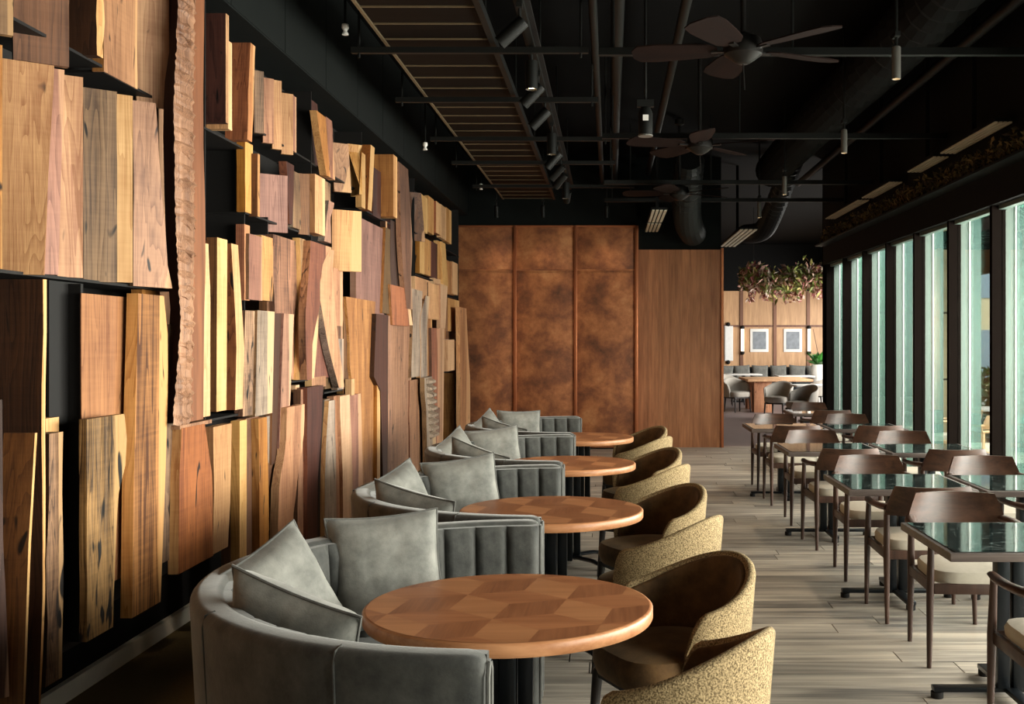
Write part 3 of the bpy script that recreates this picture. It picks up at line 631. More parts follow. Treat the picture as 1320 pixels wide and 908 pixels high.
# ------------------------------------------------------------------ booth sofas
RO, HB = 1.018, 0.84
ROWS = [3.59, 5.63, 7.77, 9.89]
def arc_ring(prof, a):  # profile (radius, z) at plan angle a
    return [(r*math.cos(a), r*math.sin(a), z) for r, z in prof]
def rounded_prof(r0, r1, z0, z1, rr, lean0=0, lean1=0):
    """closed profile, rounded at the top; lean shifts the bottom radius"""
    p = [(r1-lean1, z0), (r1-lean1*.4, z0+(z1-z0)*.45)]
    for k in range(7):
        t = PI/2*k/6; p.append((r1-rr+rr*math.cos(t), z1-rr+rr*math.sin(t)))
    for k in range(7):
        t = PI/2+PI/2*k/6; p.append((r0+rr+rr*math.cos(t), z1-rr+rr*math.sin(t)))
    p += [(r0+lean0*.4, z0+(z1-z0)*.45), (r0+lean0, z0)]
    return p
def make_booth():
    root = empty('booth_sofa')
    A0, A1 = PI*.5, PI*1.5            # opens towards +x
    mb = MB(); prof = rounded_prof(RO-.10, RO, .06, HB, .03, -.03, .05); rings = []
    na = 76; ts = [0, .002, .005, .010, .016]
    ts = ts+[.03+.94*i/(na-10) for i in range(na-9)]+[1-t for t in ts[::-1]]
    for t in ts:
        a = A0+(A1-A0)*t; e = min(t, 1-t)/.016; k = 1 if e >= 1 else (1-(1-e)**2)**.5
        th = .55+.45*k; rings.append(arc_ring([((r-RO+.05)*th+RO-.05, .06+(z-.06)*(1-.03*(1-k))) for r, z in prof], a))
    mb.quad_strip(rings); mb.obj('back_shell', M['velvet'], root, True)
    for a in (PI*.62, PI*.8, PI*1.2, PI*1.38):
        r_ = RO+.001; MB().tube([((r_-.05+.05*q)*math.cos(a), (r_-.05+.05*q)*math.sin(a), z) for q, z in ((.0, .1), (.6, .45), (1.0, HB-.04), (.85, HB-.008), (.3, HB+.001))], .003, 6).obj('seam', M['velvet'], root, True)
    nch = 22; da = (A1-A0)/nch
    me = None
    for k in range(nch):
        a = A0+da*(k+.5)
        if me is None:
            mb = MB(); rings = []
            for i in range(9):
                u = -1+2*i/8; b = u*da*.495; bulge = .020*(1-abs(u)**7.0)
                ring = []
                for j in range(11):
                    v = j/10; z = .40+(HB-.015-.40)*v; bz = bulge*min(1, (1-v)*9+.25)*min(1, v*8+.2)
                    r = RO-.115-bz-.03*(1-v)
                    ring.append((r*math.cos(b), r*math.sin(b), z))
                ring += [((RO-.07)*math.cos(b), (RO-.07)*math.sin(b), HB-.012), ((RO-.09)*math.cos(b), (RO-.09)*math.sin(b), .40)]
                rings.append(ring)
            mb.quad_strip(rings); me = mb.mesh('back_channel', M['velvet'], True)
        link('back_channel', me, root, (0, 0, 0), (0, 0, a))
    # seat cushion ring and plinth
    def ringpart(name, prof, m, n=60, a0=A0+.05, a1=A1-.05):
        mb = MB(); mb.quad_strip([arc_ring(prof, a0+(a1-a0)*i/n) for i in range(n+1)]); return mb.obj(name, m, root, True)
    sp = [(.40, .14), (.375, .20), (.37, .38), (.385, .43), (.42, .452), (.65, .458), (RO-.12, .452), (RO-.12, .14)]
    ringpart('seat', sp, M['velvet'])
    ringpart('plinth', [(.44, 0), (.44, .145), (RO-.09, .145), (RO-.09, 0)], M['black'])
    for a in (A0, A1):
        c, s = math.cos(a), math.sin(a); sg = 1 if s > 0 else -1
        pts = [((RO-.05)*c+.008+.0, sg*(RO-.05)+dx, z) for dx, z in ((-.035*sg, .08), (-.035*sg, HB-.05), (-.012*sg, HB-.025), (.012*sg, HB-.025), (.035*sg, HB-.05), (.035*sg, .08))]
        MB().tube(pts, .006, 6).obj('end_piping', M['velvet_end'], root, True)
    return root
booth0 = make_booth(); used = []
BX = -.30
for i, yc in enumerate(ROWS):
    place(booth0, used, (BX, yc, 0), 0, 'grey velvet semicircular booth sofa with channelled back, %s of the four' % ORD[i] if i < 3 else 'grey velvet semicircular booth sofa with channelled back, last before the copper wall', 'sofa', 'booth sofas along the slab wall')

def make_pillow(S=.46, Tk=.085, seed=0):
    root = empty('cushion')
    n = 22; mb = MB(); idx = {}
    def P(u, v, sgn):
        x = S/2*u*(1-.07*(1-v*v)); y = S/2*v*(1-.07*(1-u*u))
        h = Tk*max(0, (1-u**4)*(1-v**4))**.55
        wr = .007*noise.noise((u*3+seed, v*3, sgn*2))*(1-u*u*v*v) + .004*noise.noise((u*9+seed, v*9, sgn*5))
        return (x, y, sgn*(h+(wr if h > 0 else 0)))
    def g(i, j, s):
        edge = i in (0, n) or j in (0, n); key = (i, j, 0 if edge else s)
        if key not in idx:
            idx[key] = len(mb.v); mb.v.append(P(-1+2*i/n, -1+2*j/n, s))
        return idx[key]
    for s in (1, -1):
        for i in range(n):
            for j in range(n):
                mb.f.append((g(i, j, s), g(i+1, j, s), g(i+1, j+1, s), g(i, j+1, s))); mb.m.append(0)
    mb.obj('cover', M['cushion'], root, True)
    pts = []
    for k in range(4*n+1):
        q, r = divmod(k % (4*n), n); t = -1+2*r/n
        u, v = [(t, -1), (1, t), (-t, 1), (-1, -t)][q]; pts.append(P(u, v, 0))
    MB().tube(pts, .0055, 6, cap=False).obj('piping', M['velvet_end'], root, True)
    return root
pil = make_pillow(); usedp = []
def put_pillow(loc, normal, roll, label, scale=1.0):
    nrm = Vector(normal).normalized(); up = Vector((0, 0, 1)); side = up.cross(nrm).normalized(); upv = nrm.cross(side)
    R = Matrix((side, upv, nrm)).transposed() @ Matrix.Rotation(roll, 3, 'Z')
    o = pil if not usedp else copy_tree(pil); usedp.append(1)
    o.location = loc; o.rotation_euler = R.to_euler(); o.scale = (scale,)*3
    tag(o, label, 'cushion', 'grey cushions on the booth sofas')
nm = ['frontmost booth sofa', 'second booth sofa', 'third booth sofa', 'booth sofa by the copper wall']
for i, yc in enumerate(ROWS):
    j = lambda a: random.uniform(-a, a)*(1 if i else 0)
    put_pillow((-.865+j(.03), yc+.60, .705), (.36, -.90, .24), .04+j(.08), 'grey velvet cushion upright against the far end of the %s' % nm[i], .95)
    put_pillow((-1.10, yc+.03+j(.05), .685), (.78, -.52, .32), .36+j(.1), 'grey velvet cushion slumped against the wall side of the %s' % nm[i], 1.0)
    put_pillow((-.92+j(.03), yc-.42, .69), (.36, .84, .36), .30+j(.1), 'shaded cushion lying back on the near arm of the %s' % nm[i], .94)

# ------------------------------------------------------------------ round parquet tables
def clip_circle(poly, R, n=72):
    for k in range(n):
        a = 2*PI*(k+.5)/n; nx, ny = math.cos(a), math.sin(a); d = R*math.cos(PI/n); out = []
        for i in range(len(poly)):
            p, q = poly[i], poly[(i+1) % len(poly)]
            sp, sq = p[0]*nx+p[1]*ny-d, q[0]*nx+q[1]*ny-d
            if sp <= 0: out.append(p)
            if (sp < 0 < sq) or (sq < 0 < sp):
                t = sp/(sp-sq); out.append((p[0]+(q[0]-p[0])*t, p[1]+(q[1]-p[1])*t))
        poly = out
        if len(poly) < 3: return None
    return poly
def make_round_table():
    root = empty('round_table'); R = .475
    MB().lathe([(R-.02, -.045), (R-.004, -.043), (R, -.036), (R, -.006), (R-.005, -.001), (R-.012, 0)], 72).obj('table_rim', M['tableedge'], root, True, loc=(0, 0, .72))
    tops = {0: MB(), 1: MB(), 2: MB()}
    s = .20; h = s*math.sqrt(3)/2
    def vec(k): return (s*math.cos(PI/3*k+.35), s*math.sin(PI/3*k+.35))
    ex = (vec(0)[0]+vec(1)[0], vec(0)[1]+vec(1)[1]); ey = (vec(1)[0]+vec(2)[0], vec(1)[1]+vec(2)[1])
    for i in range(-4, 5):
        for j in range(-4, 5):
            cx_, cy_ = ex[0]*i+ey[0]*j, ex[1]*i+ey[1]*j
            for q in range(3):
                a, b = vec(2*q), vec(2*q+1); c2 = vec(2*q+2)
                poly = [(cx_, cy_), (cx_+a[0], cy_+a[1]), (cx_+b[0], cy_+b[1]), (cx_+c2[0], cy_+c2[1])]
                poly = clip_circle(poly, R-.011)
                if poly:
                    m = tops[q]; bse = len(m.v); m.v += [(x, y, .0008) for x, y in poly]; m.f.append(tuple(range(bse, bse+len(poly)))); m.m.append(0)
    for q in range(3):
        me = tops[q].mesh('veneer_inlay', M['parq%d' % (q+1)])
        o = link('veneer_inlay', me, root, (0, 0, .7202))
    for dx, dy in ((-.055, 0), (.055, 0), (0, .055), (0, -.055)):
        MB().box((dx, dy, .36), (.05, .05, .66)).obj('post', M['legsteel'], root, bevel=.006)
    MB().box((0, 0, .668), (.30, .30, .016)).obj('mount_plate', M['legsteel'], root)
    for k in range(4):
        a = PI/4+PI/2*k; c, s_ = math.cos(a), math.sin(a)
        MB().tube([(.03*c, .03*s_, .055), (.24*c, .24*s_, .05), (.31*c, .31*s_, .035), (.34*c, .34*s_, .014)], [.026, .024, .02, .016], 8, 0, .6).obj('foot', M['legsteel'], root, True)
        MB().lathe([(.022, 0), (.022, .012), (.01, .02)], 12, (.335*c, .335*s_, 0)).obj('glide', M['black'], root, True)
    return root
rt = make_round_table(); usedt = []
TX = [-.335, -.305, -.295, -.265]
for i, yc in enumerate(ROWS):
    place(rt, usedt, (TX[i], yc, 0), .0, ('round table with rhombus parquet top and black column, %s of the row' % ORD[i]) if i < 3 else 'round table with rhombus parquet top and black column, last before the copper wall', 'table', 'round tables in the booths')

# ------------------------------------------------------------------ barrel chairs
def make_barrel(nm_='barrel_chair', cloth=None, lining=None):
    root = empty(nm_); cloth = cloth or M['boucle']; lining = lining or M['brownvelvet']; AM = 1.95; na = 44
    def top(a): return .625+.145*(.5+.5*math.cos(a*PI/AM))-.13*max(0, (abs(a)/AM-.86)/.14)**2.2
    def shell(ri0, ro0, flare, zb, m, name, inset=0):
        mb = MB(); rings = []
        for i in range(na+1):
            a = -AM+2*AM*i/na; zt_ = top(a)-inset; c, s = math.cos(-PI/2+a), math.sin(-PI/2+a)
            e = max(0, 1-min(i, na-i)/3); tk = (ro0-ri0)*(1-.35*e)
            P = []; mid = (ri0+ro0)/2
            def rad(base, z): return base+flare*max(0, (z-zb)/(.77-zb))
            hh = zt_-zb; rr = tk/2
            pr = [(mid+tk/2, zb), (mid+tk/2, zb+hh*.5)]
            for k in range(7):
                t = PI*k/6; pr.append((mid+rr*math.cos(t), zt_-rr+rr*math.sin(t)))
            pr += [(mid-tk/2, zb+hh*.5), (mid-tk/2, zb)]
            rings.append([((rad(r, z))*c, (rad(r, z))*s*.97, z) for r, z in pr])
        mb.quad_strip(rings); return mb.obj(name, m, root, True)
    shell(.245, .285, .035, .34, cloth, 'back_shell')
    shell(.226, .250, .040, .38, lining, 'back_lining', .016)
    # seat: rounded square in front, following the shell behind
    mb = MB(); rings = []
    def plan(t):
        c, s = math.cos(t), math.sin(t); e = 2.0 if s < 0 else 3.4
        k = (abs(c)**e+abs(s)**e)**(-1/e); return c*k, s*k
    for r, z in ((.20, .335), (.238, .345), (.25, .38), (.25, .425), (.24, .452), (.20, .466), (.08, .472)):
        rings.append([(plan(2*PI*i/40)[0]*r*.97, plan(2*PI*i/40)[1]*r*(1.12 if plan(2*PI*i/40)[1] > 0 else .95), z) for i in range(40)])
    mb.quad_strip(rings); mb.obj('seat', lining, root, True)
    MB().box((0, .02, .325), (.40, .42, .035)).obj('seat_frame', M['ebony'], root, bevel=.006)
    for sx, sy in ((-1, 1), (1, 1), (-1, -1), (1, -1)):
        MB().tube([(sx*.19, .02+sy*.20, .335), (sx*.205, .02+sy*.225, 0)], [.022, .013], 10).obj('leg', M['ebony'], root, True)
    return root
bc = make_barrel(); usedb = []
for i, yc in enumerate(ROWS):
    for k, (dy, rz) in enumerate(((.50, 2.05), (-.38, 1.05))):
        nmx = ['frontmost', 'second', 'third', 'last'][i]
        place(bc, usedb, (.235-(.06 if (i == 0 and k) else 0), yc+dy, 0), rz, 'golden boucle barrel chair at the %s aisle side of the %s round table' % ('far' if k == 0 else 'near', nmx), 'chair', 'barrel chairs at the round tables')

# ------------------------------------------------------------------ square marble tables and wooden armchairs
def make_square():
    root = empty('square_table'); w_ = .76
    MB().box((0, 0, .70), (w_, w_+.01, .035)).obj('tabletop', M['frameedge'], root, bevel=.003)
    MB().box((0, 0, .7185), (w_-.05, w_-.04, .004)).obj('marble_inset', M['marble'], root)
    MB().box((0, 0, .674), (.44, .44, .018)).obj('mount_plate', M['legsteel'], root)
    for dx in (-.035, .035):
        MB().box((dx, 0, .36), (.055, .07, .62)).obj('column', M['legsteel'], root, bevel=.004)
    for rz in (0, PI/2):
        MB().box((0, 0, .042), (.68, .055, .022), 0, rz).obj('base_bar', M['legsteel'], root, bevel=.004)
    for dx, dy in ((.32, 0), (-.32, 0), (0, .32), (0, -.32)):
        MB().lathe([(.026, 0), (.028, .006), (.028, .028), (.012, .034)], 14, (dx, dy, 0)).obj('glide', M['black'], root, True)
    return root
def make_armchair(leg, panel, pad, frame):
    root = empty('wooden_armchair')
    for s in (-1, 1):
        MB().tube([(s*.262, .235, 0), (s*.256, .232, .40), (s*.25, .225, .635)], [.012, .020, .015], 10).obj('leg', leg, root, True)
        MB().tube([(s*.245, -.235, 0), (s*.243, -.215, .40), (s*.243, -.215, .645)], [.012, .020, .016], 10).obj('leg', leg, root, True)
        pts = [(s*.238, -.235, .655), (s*.262, -.15, .652), (s*.272, 0, .645), (s*.266, .14, .640), (s*.25, .25, .638)]
        MB().tube(pts, [.030, .030, .026, .025, .020], 10, 0, .62).obj('arm', panel, root, True)
        MB().box((s*.245, .01, .385), (.022, .44, .05)).obj('side_rail', frame, root, bevel=.004)
    # wide curved back panel, narrower towards its top
    mb = MB(); rings = []; nb_ = 20
    for i in range(nb_+1):
        u = -1+2*i/nb_; ring = []
        for j in range(9):
            v = j/8; wdt = .262-.055*v**1.3; zc_ = .615+.165*v
            if abs(u) > .82: zc_ = .615+.165*v*(1-.0*u) 
            x = u*wdt; y = -.235-.085*(1-u*u)-.035*v
            ring.append((x, y+.010, zc_))
        for j in range(9):
            v = 1-j/8; wdt = .262-.055*v**1.3; zc_ = .615+.165*v
            x = u*wdt; y = -.235-.085*(1-u*u)-.035*v
            ring.append((x, y-.012, zc_))
        rings.append(ring)
    mb.quad_strip(rings); mb.obj('backrest', panel, root, True)
    for y_ in (.235, -.215): MB().box((0, y_, .385), (.48, .022, .05)).obj('cross_rail', frame, root, bevel=.004)
    mb = MB(); rings = []
    for r, z in ((.235, .40), (.252, .412), (.255, .445), (.245, .464), (.20, .474), (.10, .478)):
        rings.append([])
        for i in range(40):
            t = 2*PI*i/40; c, s = math.cos(t), math.sin(t); k = (abs(c)**5+abs(s)**5)**(-.2)
            rings[-1].append((c*k*r*.92, .01+s*k*r*.93, z))
    mb.quad_strip(rings); mb.obj('seat', pad, root, True)
    return root
sq = make_square(); useds = []; ac = make_armchair(M['darkleg'], M['darkwood'], M['seatpad'], M['darkleg']); useda = []
CA, CB = 1.776, 2.57
ta = [(4.456, 5.228), (6.356, 7.13), (8.5, 9.3), (10.74, 11.51)]
tb = [None, (6.32, 7.06), (8.45, 9.21), (10.74, 11.5), (13.05, 13.8)]
onames = ['frontmost', 'second', 'third', 'fourth', 'fifth']
for col, xs, lst in (('aisle', CA, ta), ('window', CB, tb)):
    for i, t in enumerate(lst):
        if not t: continue
        r_ = i if col == 'aisle' else i-1
        who = '%s square table of the %s row' % (onames[r_], col)
        place(sq, useds, (xs, (t[0]+t[1])/2, 0), 0, 'square table with glossy dark green marble top, %s in the %s row' % (onames[r_], col), 'table', 'square marble tables')
        if not (col == 'window' and i == 0):
            place(ac, useda, (xs+.03, t[0]-(.27 if i == 0 else .02), 0), random.uniform(-.05, .05), 'dark wooden armchair at the near side of the %s' % who, 'chair', 'wooden armchairs at the square tables')
        place(ac, useda, (xs+.045, t[1]+.28, 0), PI+random.uniform(-.04, .04), 'dark wooden armchair at the far side of the %s' % who, 'chair', 'wooden armchairs at the square tables')

# ------------------------------------------------------------------ ceiling fittings
M['slatwood'] = wood('dark_ceiling_slat', (8,6,5), (16,12,10), axis='X', rough=0.6, spec=.08)
M['railgrey'] = plain('grey_brown_rail', (104,92,70), 0.4, 0.3)
M['flex'] = plain('dull_foil_duct', (40,41,40), 0.45, 0.5)
gr = empty('ceiling_grille', (-1.155, 4.4, 3.6), 0, 'long dark slatted grille hung below the black ceiling beside the slab wall', 'ceiling grille')
for k in range(31):
    y = .05+k*.35
    MB().bb(-.345, .345, y, y+.30, 0, .018).obj('slat', M['slatwood'], gr)
    MB().bb(-.345, .345, y+.315, y+.33, -.004, .012).obj('slat_rod', M['railgrey'], gr)
MB().bb(-.365, -.347, 0, 10.9, -.012, .03).obj('side_rail', M['railgrey'], gr); MB().bb(.347, .385, 0, 10.9, -.02, .04).obj('side_rail', M['pipe'], gr)
for k in range(5):
    for sx in (-.3, .3): MB().tube([(sx, .6+k*2.4, .018), (sx, .6+k*2.4, .75)], .008, 6).obj('hanger_rod', M['pipe'], gr)
tr = empty('lighting_track', (-.54, 5.2, 3.62), 0, 'black lighting track running along the grille below the ceiling', 'light track')
MB().bb(-.02, .02, 0, 9.2, -.02, .02).obj('track', M['pipe'], tr); MB().bb(-.05, .05, 0, 9.2, .03, .05).obj('cable_tray', M['black'], tr)
for k in range(4): MB().tube([(0, .5+k*2.6, .05), (0, .5+k*2.6, .73)], .008, 6).obj('hanger_rod', M['pipe'], tr)
def spotlight(loc, aim, label, L=.19, r=.043, lit=True, power=0, group='spotlights on the lighting track', m='pipe', nm_='spotlight', up=.10):
    root = empty(nm_, loc, 0, label, 'spotlight', group)
    d = Vector(aim).normalized(); q = Vector((0, 0, -1)).rotation_difference(d)
    def rot(o): o.rotation_mode = 'QUATERNION'; o.rotation_quaternion = q; return o
    MB().tube([(0, 0, 0), (0, 0, up)], .010, 8).obj('stem', M['pipe'], root); MB().box((0, 0, .11), (.035, .09, .03)).obj('adapter', M['pipe'], root)
    rot(MB().lathe([(.015, .04), (r*.95, .035), (r, .02), (r, -L+.03), (r*.92, -L+.03), (r*.85, -L+.045)], 16).obj('lamp_body', M[m], root, True))
    rot(MB().lathe([(.001, -L+.044), (r*.84, -L+.044)], 16, cap=True).obj('lens', M['lamp'] if lit else M['blacksoft'], root))
    if power:
        l = bpy.data.lights.new('spot', 'SPOT'); l.energy = power; l.spot_size = 1.25; l.spot_blend = .8; l.color = (1, .80, .58); l.shadow_soft_size = .06
        o = bpy.data.objects.new('beam', l); C.objects.link(o); o.parent = root; o.location = d*(L+.01); o.rotation_euler = d.to_track_quat('-Z', 'Y').to_euler()
    return root
TS = [(6.45, (-.75, .1, -.65), 1), (7.42, (0, 0, -1), 1), (8.1, (-.7, .1, -.7), 1), (8.95, (-.7, .1, -.7), 0), (10.0, (0, 0, -1), 1), (11.0, (-.65, .05, -.75), 1), (11.8, (-.7, .3, -.7), 0), (12.4, (-.6, .4, -.7), 0), (13.1, (0, 0, -1), 1), (13.8, (-.2, 1, -.7), 0)]
for i, (y, aim, lit) in enumerate(TS):
    spotlight((-.54, y, 3.47), aim, 'black cylindrical spotlight, %s from the front along the lighting track' % ORD2[i], lit=bool(lit), power=SPOT if lit else 0)
for i, px in enumerate((640, 700, 782)):
    spotlight(((px-VX)/F*15.6, 15.6, 3.50), (0, .25, -1), 'small black spotlight before the copper wall, %s from the slab display' % ORD2[i], .16, .032, False, 9, 'spotlights washing the copper wall', up=.86)
for i, (x, y) in enumerate(((1.81, 6.88), (2.06, 9.58), (1.97, 12.3), (2.0, 14.6))):
    spotlight((x, y, 3.42), (0, 0, -1), 'slim grey downlight over the marble tables, %s from the front' % ORD2[i], .20, .028, True, 110, 'downlights over the marble tables', 'steeledge', 'downlight', up=.94)
# cross rails
for i, (y, x0, x1) in enumerate(((7.3, -1.74, -.15), (8.8, -1.74, -.1), (10.5, -1.74, .0), (11.9, -1.74, .05), (13.7, -1.74, .3))):
    rt_ = empty('support_rail', ((x0+x1)/2, y, 3.545), 0, 'black cross rail carrying the slatted grille, %s from the front' % ORD2[i], 'rail', 'rails under the grille')
    h = (x1-x0)/2; MB().bb(-h, h, -.02, .02, -.02, .02).obj('channel', M['pipe'], rt_)
    for sx in (-h+.05, h-.05): MB().tube([(sx, 0, -.05), (sx, 0, .80)], .008, 6).obj('hanger_rod', M['pipe'], rt_)
for i, (y, z) in enumerate(((7.28, 3.53), (10.27, 3.53), (13.2, 3.52), (14.7, 3.5))):
    rt_ = empty('overhead_rail', (1.52, y, z), 0, 'long black rail across the ceiling above the aisle, %s from the front' % ORD2[i], 'rail', 'rails across the ceiling')
    MB().bb(-1.6, 1.66, -.025, .025, -.025, .025).obj('channel', M['pipe'], rt_)
    for sx in (-1.5, -.3): MB().tube([(sx, 0, .02), (sx, 0, .82)], .008, 6).obj('hanger_rod', M['pipe'], rt_)
for i, (x, z, r) in enumerate(((-.12, 3.85, .03), (.05, 3.95, .05), (.55, 4.05, .04), (2.75, 3.9, .045))):
    tag(MB().tube([(x, 4.2, z), (x, 15.9, z)], r, 10).obj('ceiling_pipe', M['pipe'], smooth=True, origin=(x, 4.2, z)), 'black pipe running along the ceiling, %s from the grille' % ORD2[i], 'pipe', 'pipes along the ceiling')
# sprinklers
for i, (px, py, d) in enumerate(((445, 40, 7.3), (548, 190, 10.6), (620, 242, 14.0))):
    sp_ = empty('sprinkler', ((px-VX)/F*d, d, Z(py, d)), 0, 'small white sprinkler head beside the grille, %s from the front' % ORD2[i], 'sprinkler', 'sprinklers beside the grille')
    MB().tube([(0, 0, .02), (0, 0, 4.35-sp_.location.z)], .009, 8).obj('drop_pipe', M['pipe'], sp_)
    MB().lathe([(.008, .05), (.022, .045), (.025, .02), (.012, 0), (.022, -.02), (.022, -.026)], 12).obj('head', M['white'], sp_, True)
# projector like speaker on a pole
pj = empty('ceiling_speaker', (.25, 7.77, 3.18), 0, 'small black speaker with a white tag hanging on a stem above the aisle', 'speaker')
MB().lathe([(.03, -.12), (.05, -.11), (.052, .04), (.035, .08)], 16).obj('housing', M['pipe'], pj, True); MB().bb(-.02, .02, -.056, -.05, -.02, .02).obj('tag_plate', M['white'], pj)
MB().lathe([(.053, -.125), (.053, -.115)], 16).obj('rim', M['steeledge'], pj); MB().tube([(0, 0, .08), (0, 0, 1.16)], .010, 8).obj('stem', M['pipe'], pj)
MB().box((0, 0, .11), (.12, .05, .05)).obj('bracket', M['pipe'], pj)
# ceiling fans
def make_fan():
    root = empty('ceiling_fan')
    MB().lathe([(.02, .96), (.06, .94), (.06, .88), (.018, .86), (.018, .14), (.05, .12)], 16).obj('down_rod', M['fanmetal'], root, True)
    MB().lathe([(.04, .13), (.11, .10), (.125, .05), (.12, .0), (.08, -.03), (.05, -.05), (.03, -.06)], 24).obj('motor', M['fanmetal'], root, True)
    MB().tube([(0, 0, -.06), (.01, 0, -.22)], .004, 6).obj('pull_chain', M['fanmetal'], root); 
    me = None
    for k in range(5):
        a = 2*PI*k/5+.35
        if me is None:
            mb = MB(); rings = []
            for x, wd in ((.16, .05), (.22, .085), (.35, .10), (.55, .115), (.66, .105), (.70, .05)):
                rings.append([(x, -wd, -.016*wd/.1-.004), (x, wd, .022*wd/.1-.004), (x, wd, .022*wd/.1+.004), (x, -wd, -.016*wd/.1+.004)])
            mb.quad_strip(rings); me = mb.mesh('blade', M['fan'])
            m2 = MB().bb(.09, .20, -.018, .018, -.012, .0).mesh('blade_iron', M['fanmetal'])
        b_ = link('blade', me, root, (0, 0, .03), (0, 0, a)); link('blade_iron', m2, b_)
    return root
fn = make_fan(); usedf = []
for i, (x, y, rz) in enumerate(((.83, 6.8, .1), (.83, 10.1, .55), (.85, 13.4, .2))):
    place(fn, usedf, (x, y, 3.385), rz, 'dark ceiling fan with reddish wooden blades, %s from the front' % ORD2[i], 'ceiling fan', 'ceiling fans above the aisle')
# ducts
def duct(pts, r, m, label, rib=.05):
    P = [Vector(p) for p in pts]; out = []; rad = []
    L_ = sum((b-a).length for a, b in zip(P, P[1:])); n_ = int(L_/rib)
    for i in range(n_+1):
        t = i/n_*(len(P)-1); k = min(int(t), len(P)-2); u = t-k
        p0, p1, p2, p3 = P[max(k-1, 0)], P[k], P[k+1], P[min(k+2, len(P)-1)]
        out.append(.5*((2*p1)+(p2-p0)*u+(2*p0-5*p1+4*p2-p3)*u*u+(3*p1-p0-3*p2+p3)*u**3)); rad.append(r if i % 2 else r*.84)
    o = MB().tube(out, rad, 18).obj('air_duct', M[m], smooth=False, origin=out[0]); return tag(o, label, 'duct')
duct([(1.0, 13.8, 3.9), (1.02, 14.6, 3.45), (1.1, 15.3, 3.25), (1.22, 16.1, 3.2)], .2, 'flex', 'ribbed foil duct curving down above the teak wall')
duct([(2.72, 16.0, 4.36), (2.6, 17.2, 3.7), (2.55, 18.2, 3.45), (2.4, 19.4, 3.5)], .17, 'flex', 'ribbed foil duct hanging at the entrance to the far room')
duct([(2.2, 4.6, 4.02), (2.3, 8, 3.98), (2.25, 12, 3.98), (2.3, 15.5, 4.02)], .24, 'blacksoft', 'wide black flexible duct under the ceiling near the window wall', .12)
def diffuser(x0, x1, y0, y1, z, label, g):
    root = empty('air_diffuser', ((x0+x1)/2, (y0+y1)/2, z), 0, label, 'air vent', g); wx, wy = (x1-x0)/2, (y1-y0)/2
    for k in range(4):
        x = -wx+2*wx*(k+.5)/4; MB().bb(x-wx*.16, x+wx*.16, -wy, wy, -.012, 0).obj('slat', M['diff'], root)
    MB().bb(-wx, wx, -wy, wy, .002, .03).obj('plenum', M['blacksoft'], root); MB().bb(-.02, .02, -.02, .02, .03, 4.34-z).obj('hanger_rod', M['blacksoft'], root)
M['diff'] = plain('pale_vent_metal', (196,188,166), .5)
diffuser(.50, .70, 13.3, 14.6, 3.2, 'pale slotted vent before the teak wall, nearer piece', 'vents at the end wall'); diffuser(.50, .70, 14.8, 15.9, 3.2, 'pale slotted vent before the teak wall, farther piece', 'vents at the end wall')
diffuser(1.85, 2.12, 15.6, 18.4, 3.2, 'pale slotted vent at the entrance to the far room', 'vents at the end wall')
for i, (a, b) in enumerate(((8.5, 9.9), (10.1, 11.0), (11.7, 13.0), (13.2, 15.2))):
    diffuser(3.0, 3.15, a, b, 3.31, 'slim slotted vent above the window wall, %s from the front' % ORD2[i], 'vents above the windows')
lg = MB().bb(3.05, 3.2, 4.0, 16.2, 3.0, 3.02).obj('trim_3', M['pipe']); tag(lg, kind='structure')
# dried garland on the ledge above the windows, and the hanging flowers in the far room
def leafcloud(name, spots, sizes, mats, parent=None, elong=2.4):
    mb = MB()
    for (x, y, z) in spots:
        s = random.uniform(*sizes); R = Matrix.Rotation(random.uniform(0, 6.28), 3, 'Z') @ Matrix.Rotation(random.uniform(-1.3, 1.3), 3, 'X') @ Matrix.Rotation(random.uniform(-1, 1), 3, 'Y')
        b = len(mb.v)
        for p in ((0, -elong*.5, 0), (.5, -.1*elong, .12), (0, .5*elong, 0), (-.5, -.1*elong, .12)):
            v = R @ Vector(p)*s; mb.v.append((x+v.x, y+v.y, z+v.z))
        mi = random.randrange(len(mats)); mb.f += [(b, b+1, b+2), (b, b+2, b+3)]; mb.m += [mi, mi]
    return mb.obj(name, mats, parent)
lv = [plain('dried_leaf_%d' % i, c, .8) for i, c in enumerate(((92,84,48), (70,62,40), (120,98,56), (60,48,34)))]
gsp = []
for k in range(2200):
    y = random.uniform(6.5, 16.0); gsp.append((3.12+max(-.03, min(.03, random.gauss(0, .02))), y, 3.06+min(.17, abs(random.gauss(0, .07)))))
gd = leafcloud('dried_garland', gsp, (.015, .035), lv); tag(gd, 'dried leaf garland lying along the ledge above the windows', 'garland', kind='stuff')
fv = [plain('hanging_flower_%d' % i, c, .8) for i, c in enumerate(((178,172,96), (132,146,70), (214,168,150), (150,84,78), (236,214,196), (120,128,70)))]
hf = empty('hanging_flowers', (3.7, 22, 2.8), 0, 'cloud of dried flowers and leaves hanging under the ceiling of the far room', 'flower arrangement')
fs = [(random.uniform(-1.05, 1.0), random.uniform(-.55, .55), 0) for k in range(3400)]
fs = [(x, y, random.gauss(0, .13)*(1-.3*abs(x))+.06*math.sin(5*x)+.02) for x, y, z in fs]
tag(leafcloud('foliage', fs, (.04, .09), fv, hf), kind='stuff')
MB().bb(-.95, .95, -.02, .02, -.02, .02).obj('branch_bar', M['dark'] if 'dark' in M else M['pipe'], hf)
for sx in (-.8, .8): MB().tube([(sx, 0, 0), (sx, 0, 1.5)], .006, 6).obj('hanging_wire', M['pipe'], hf)
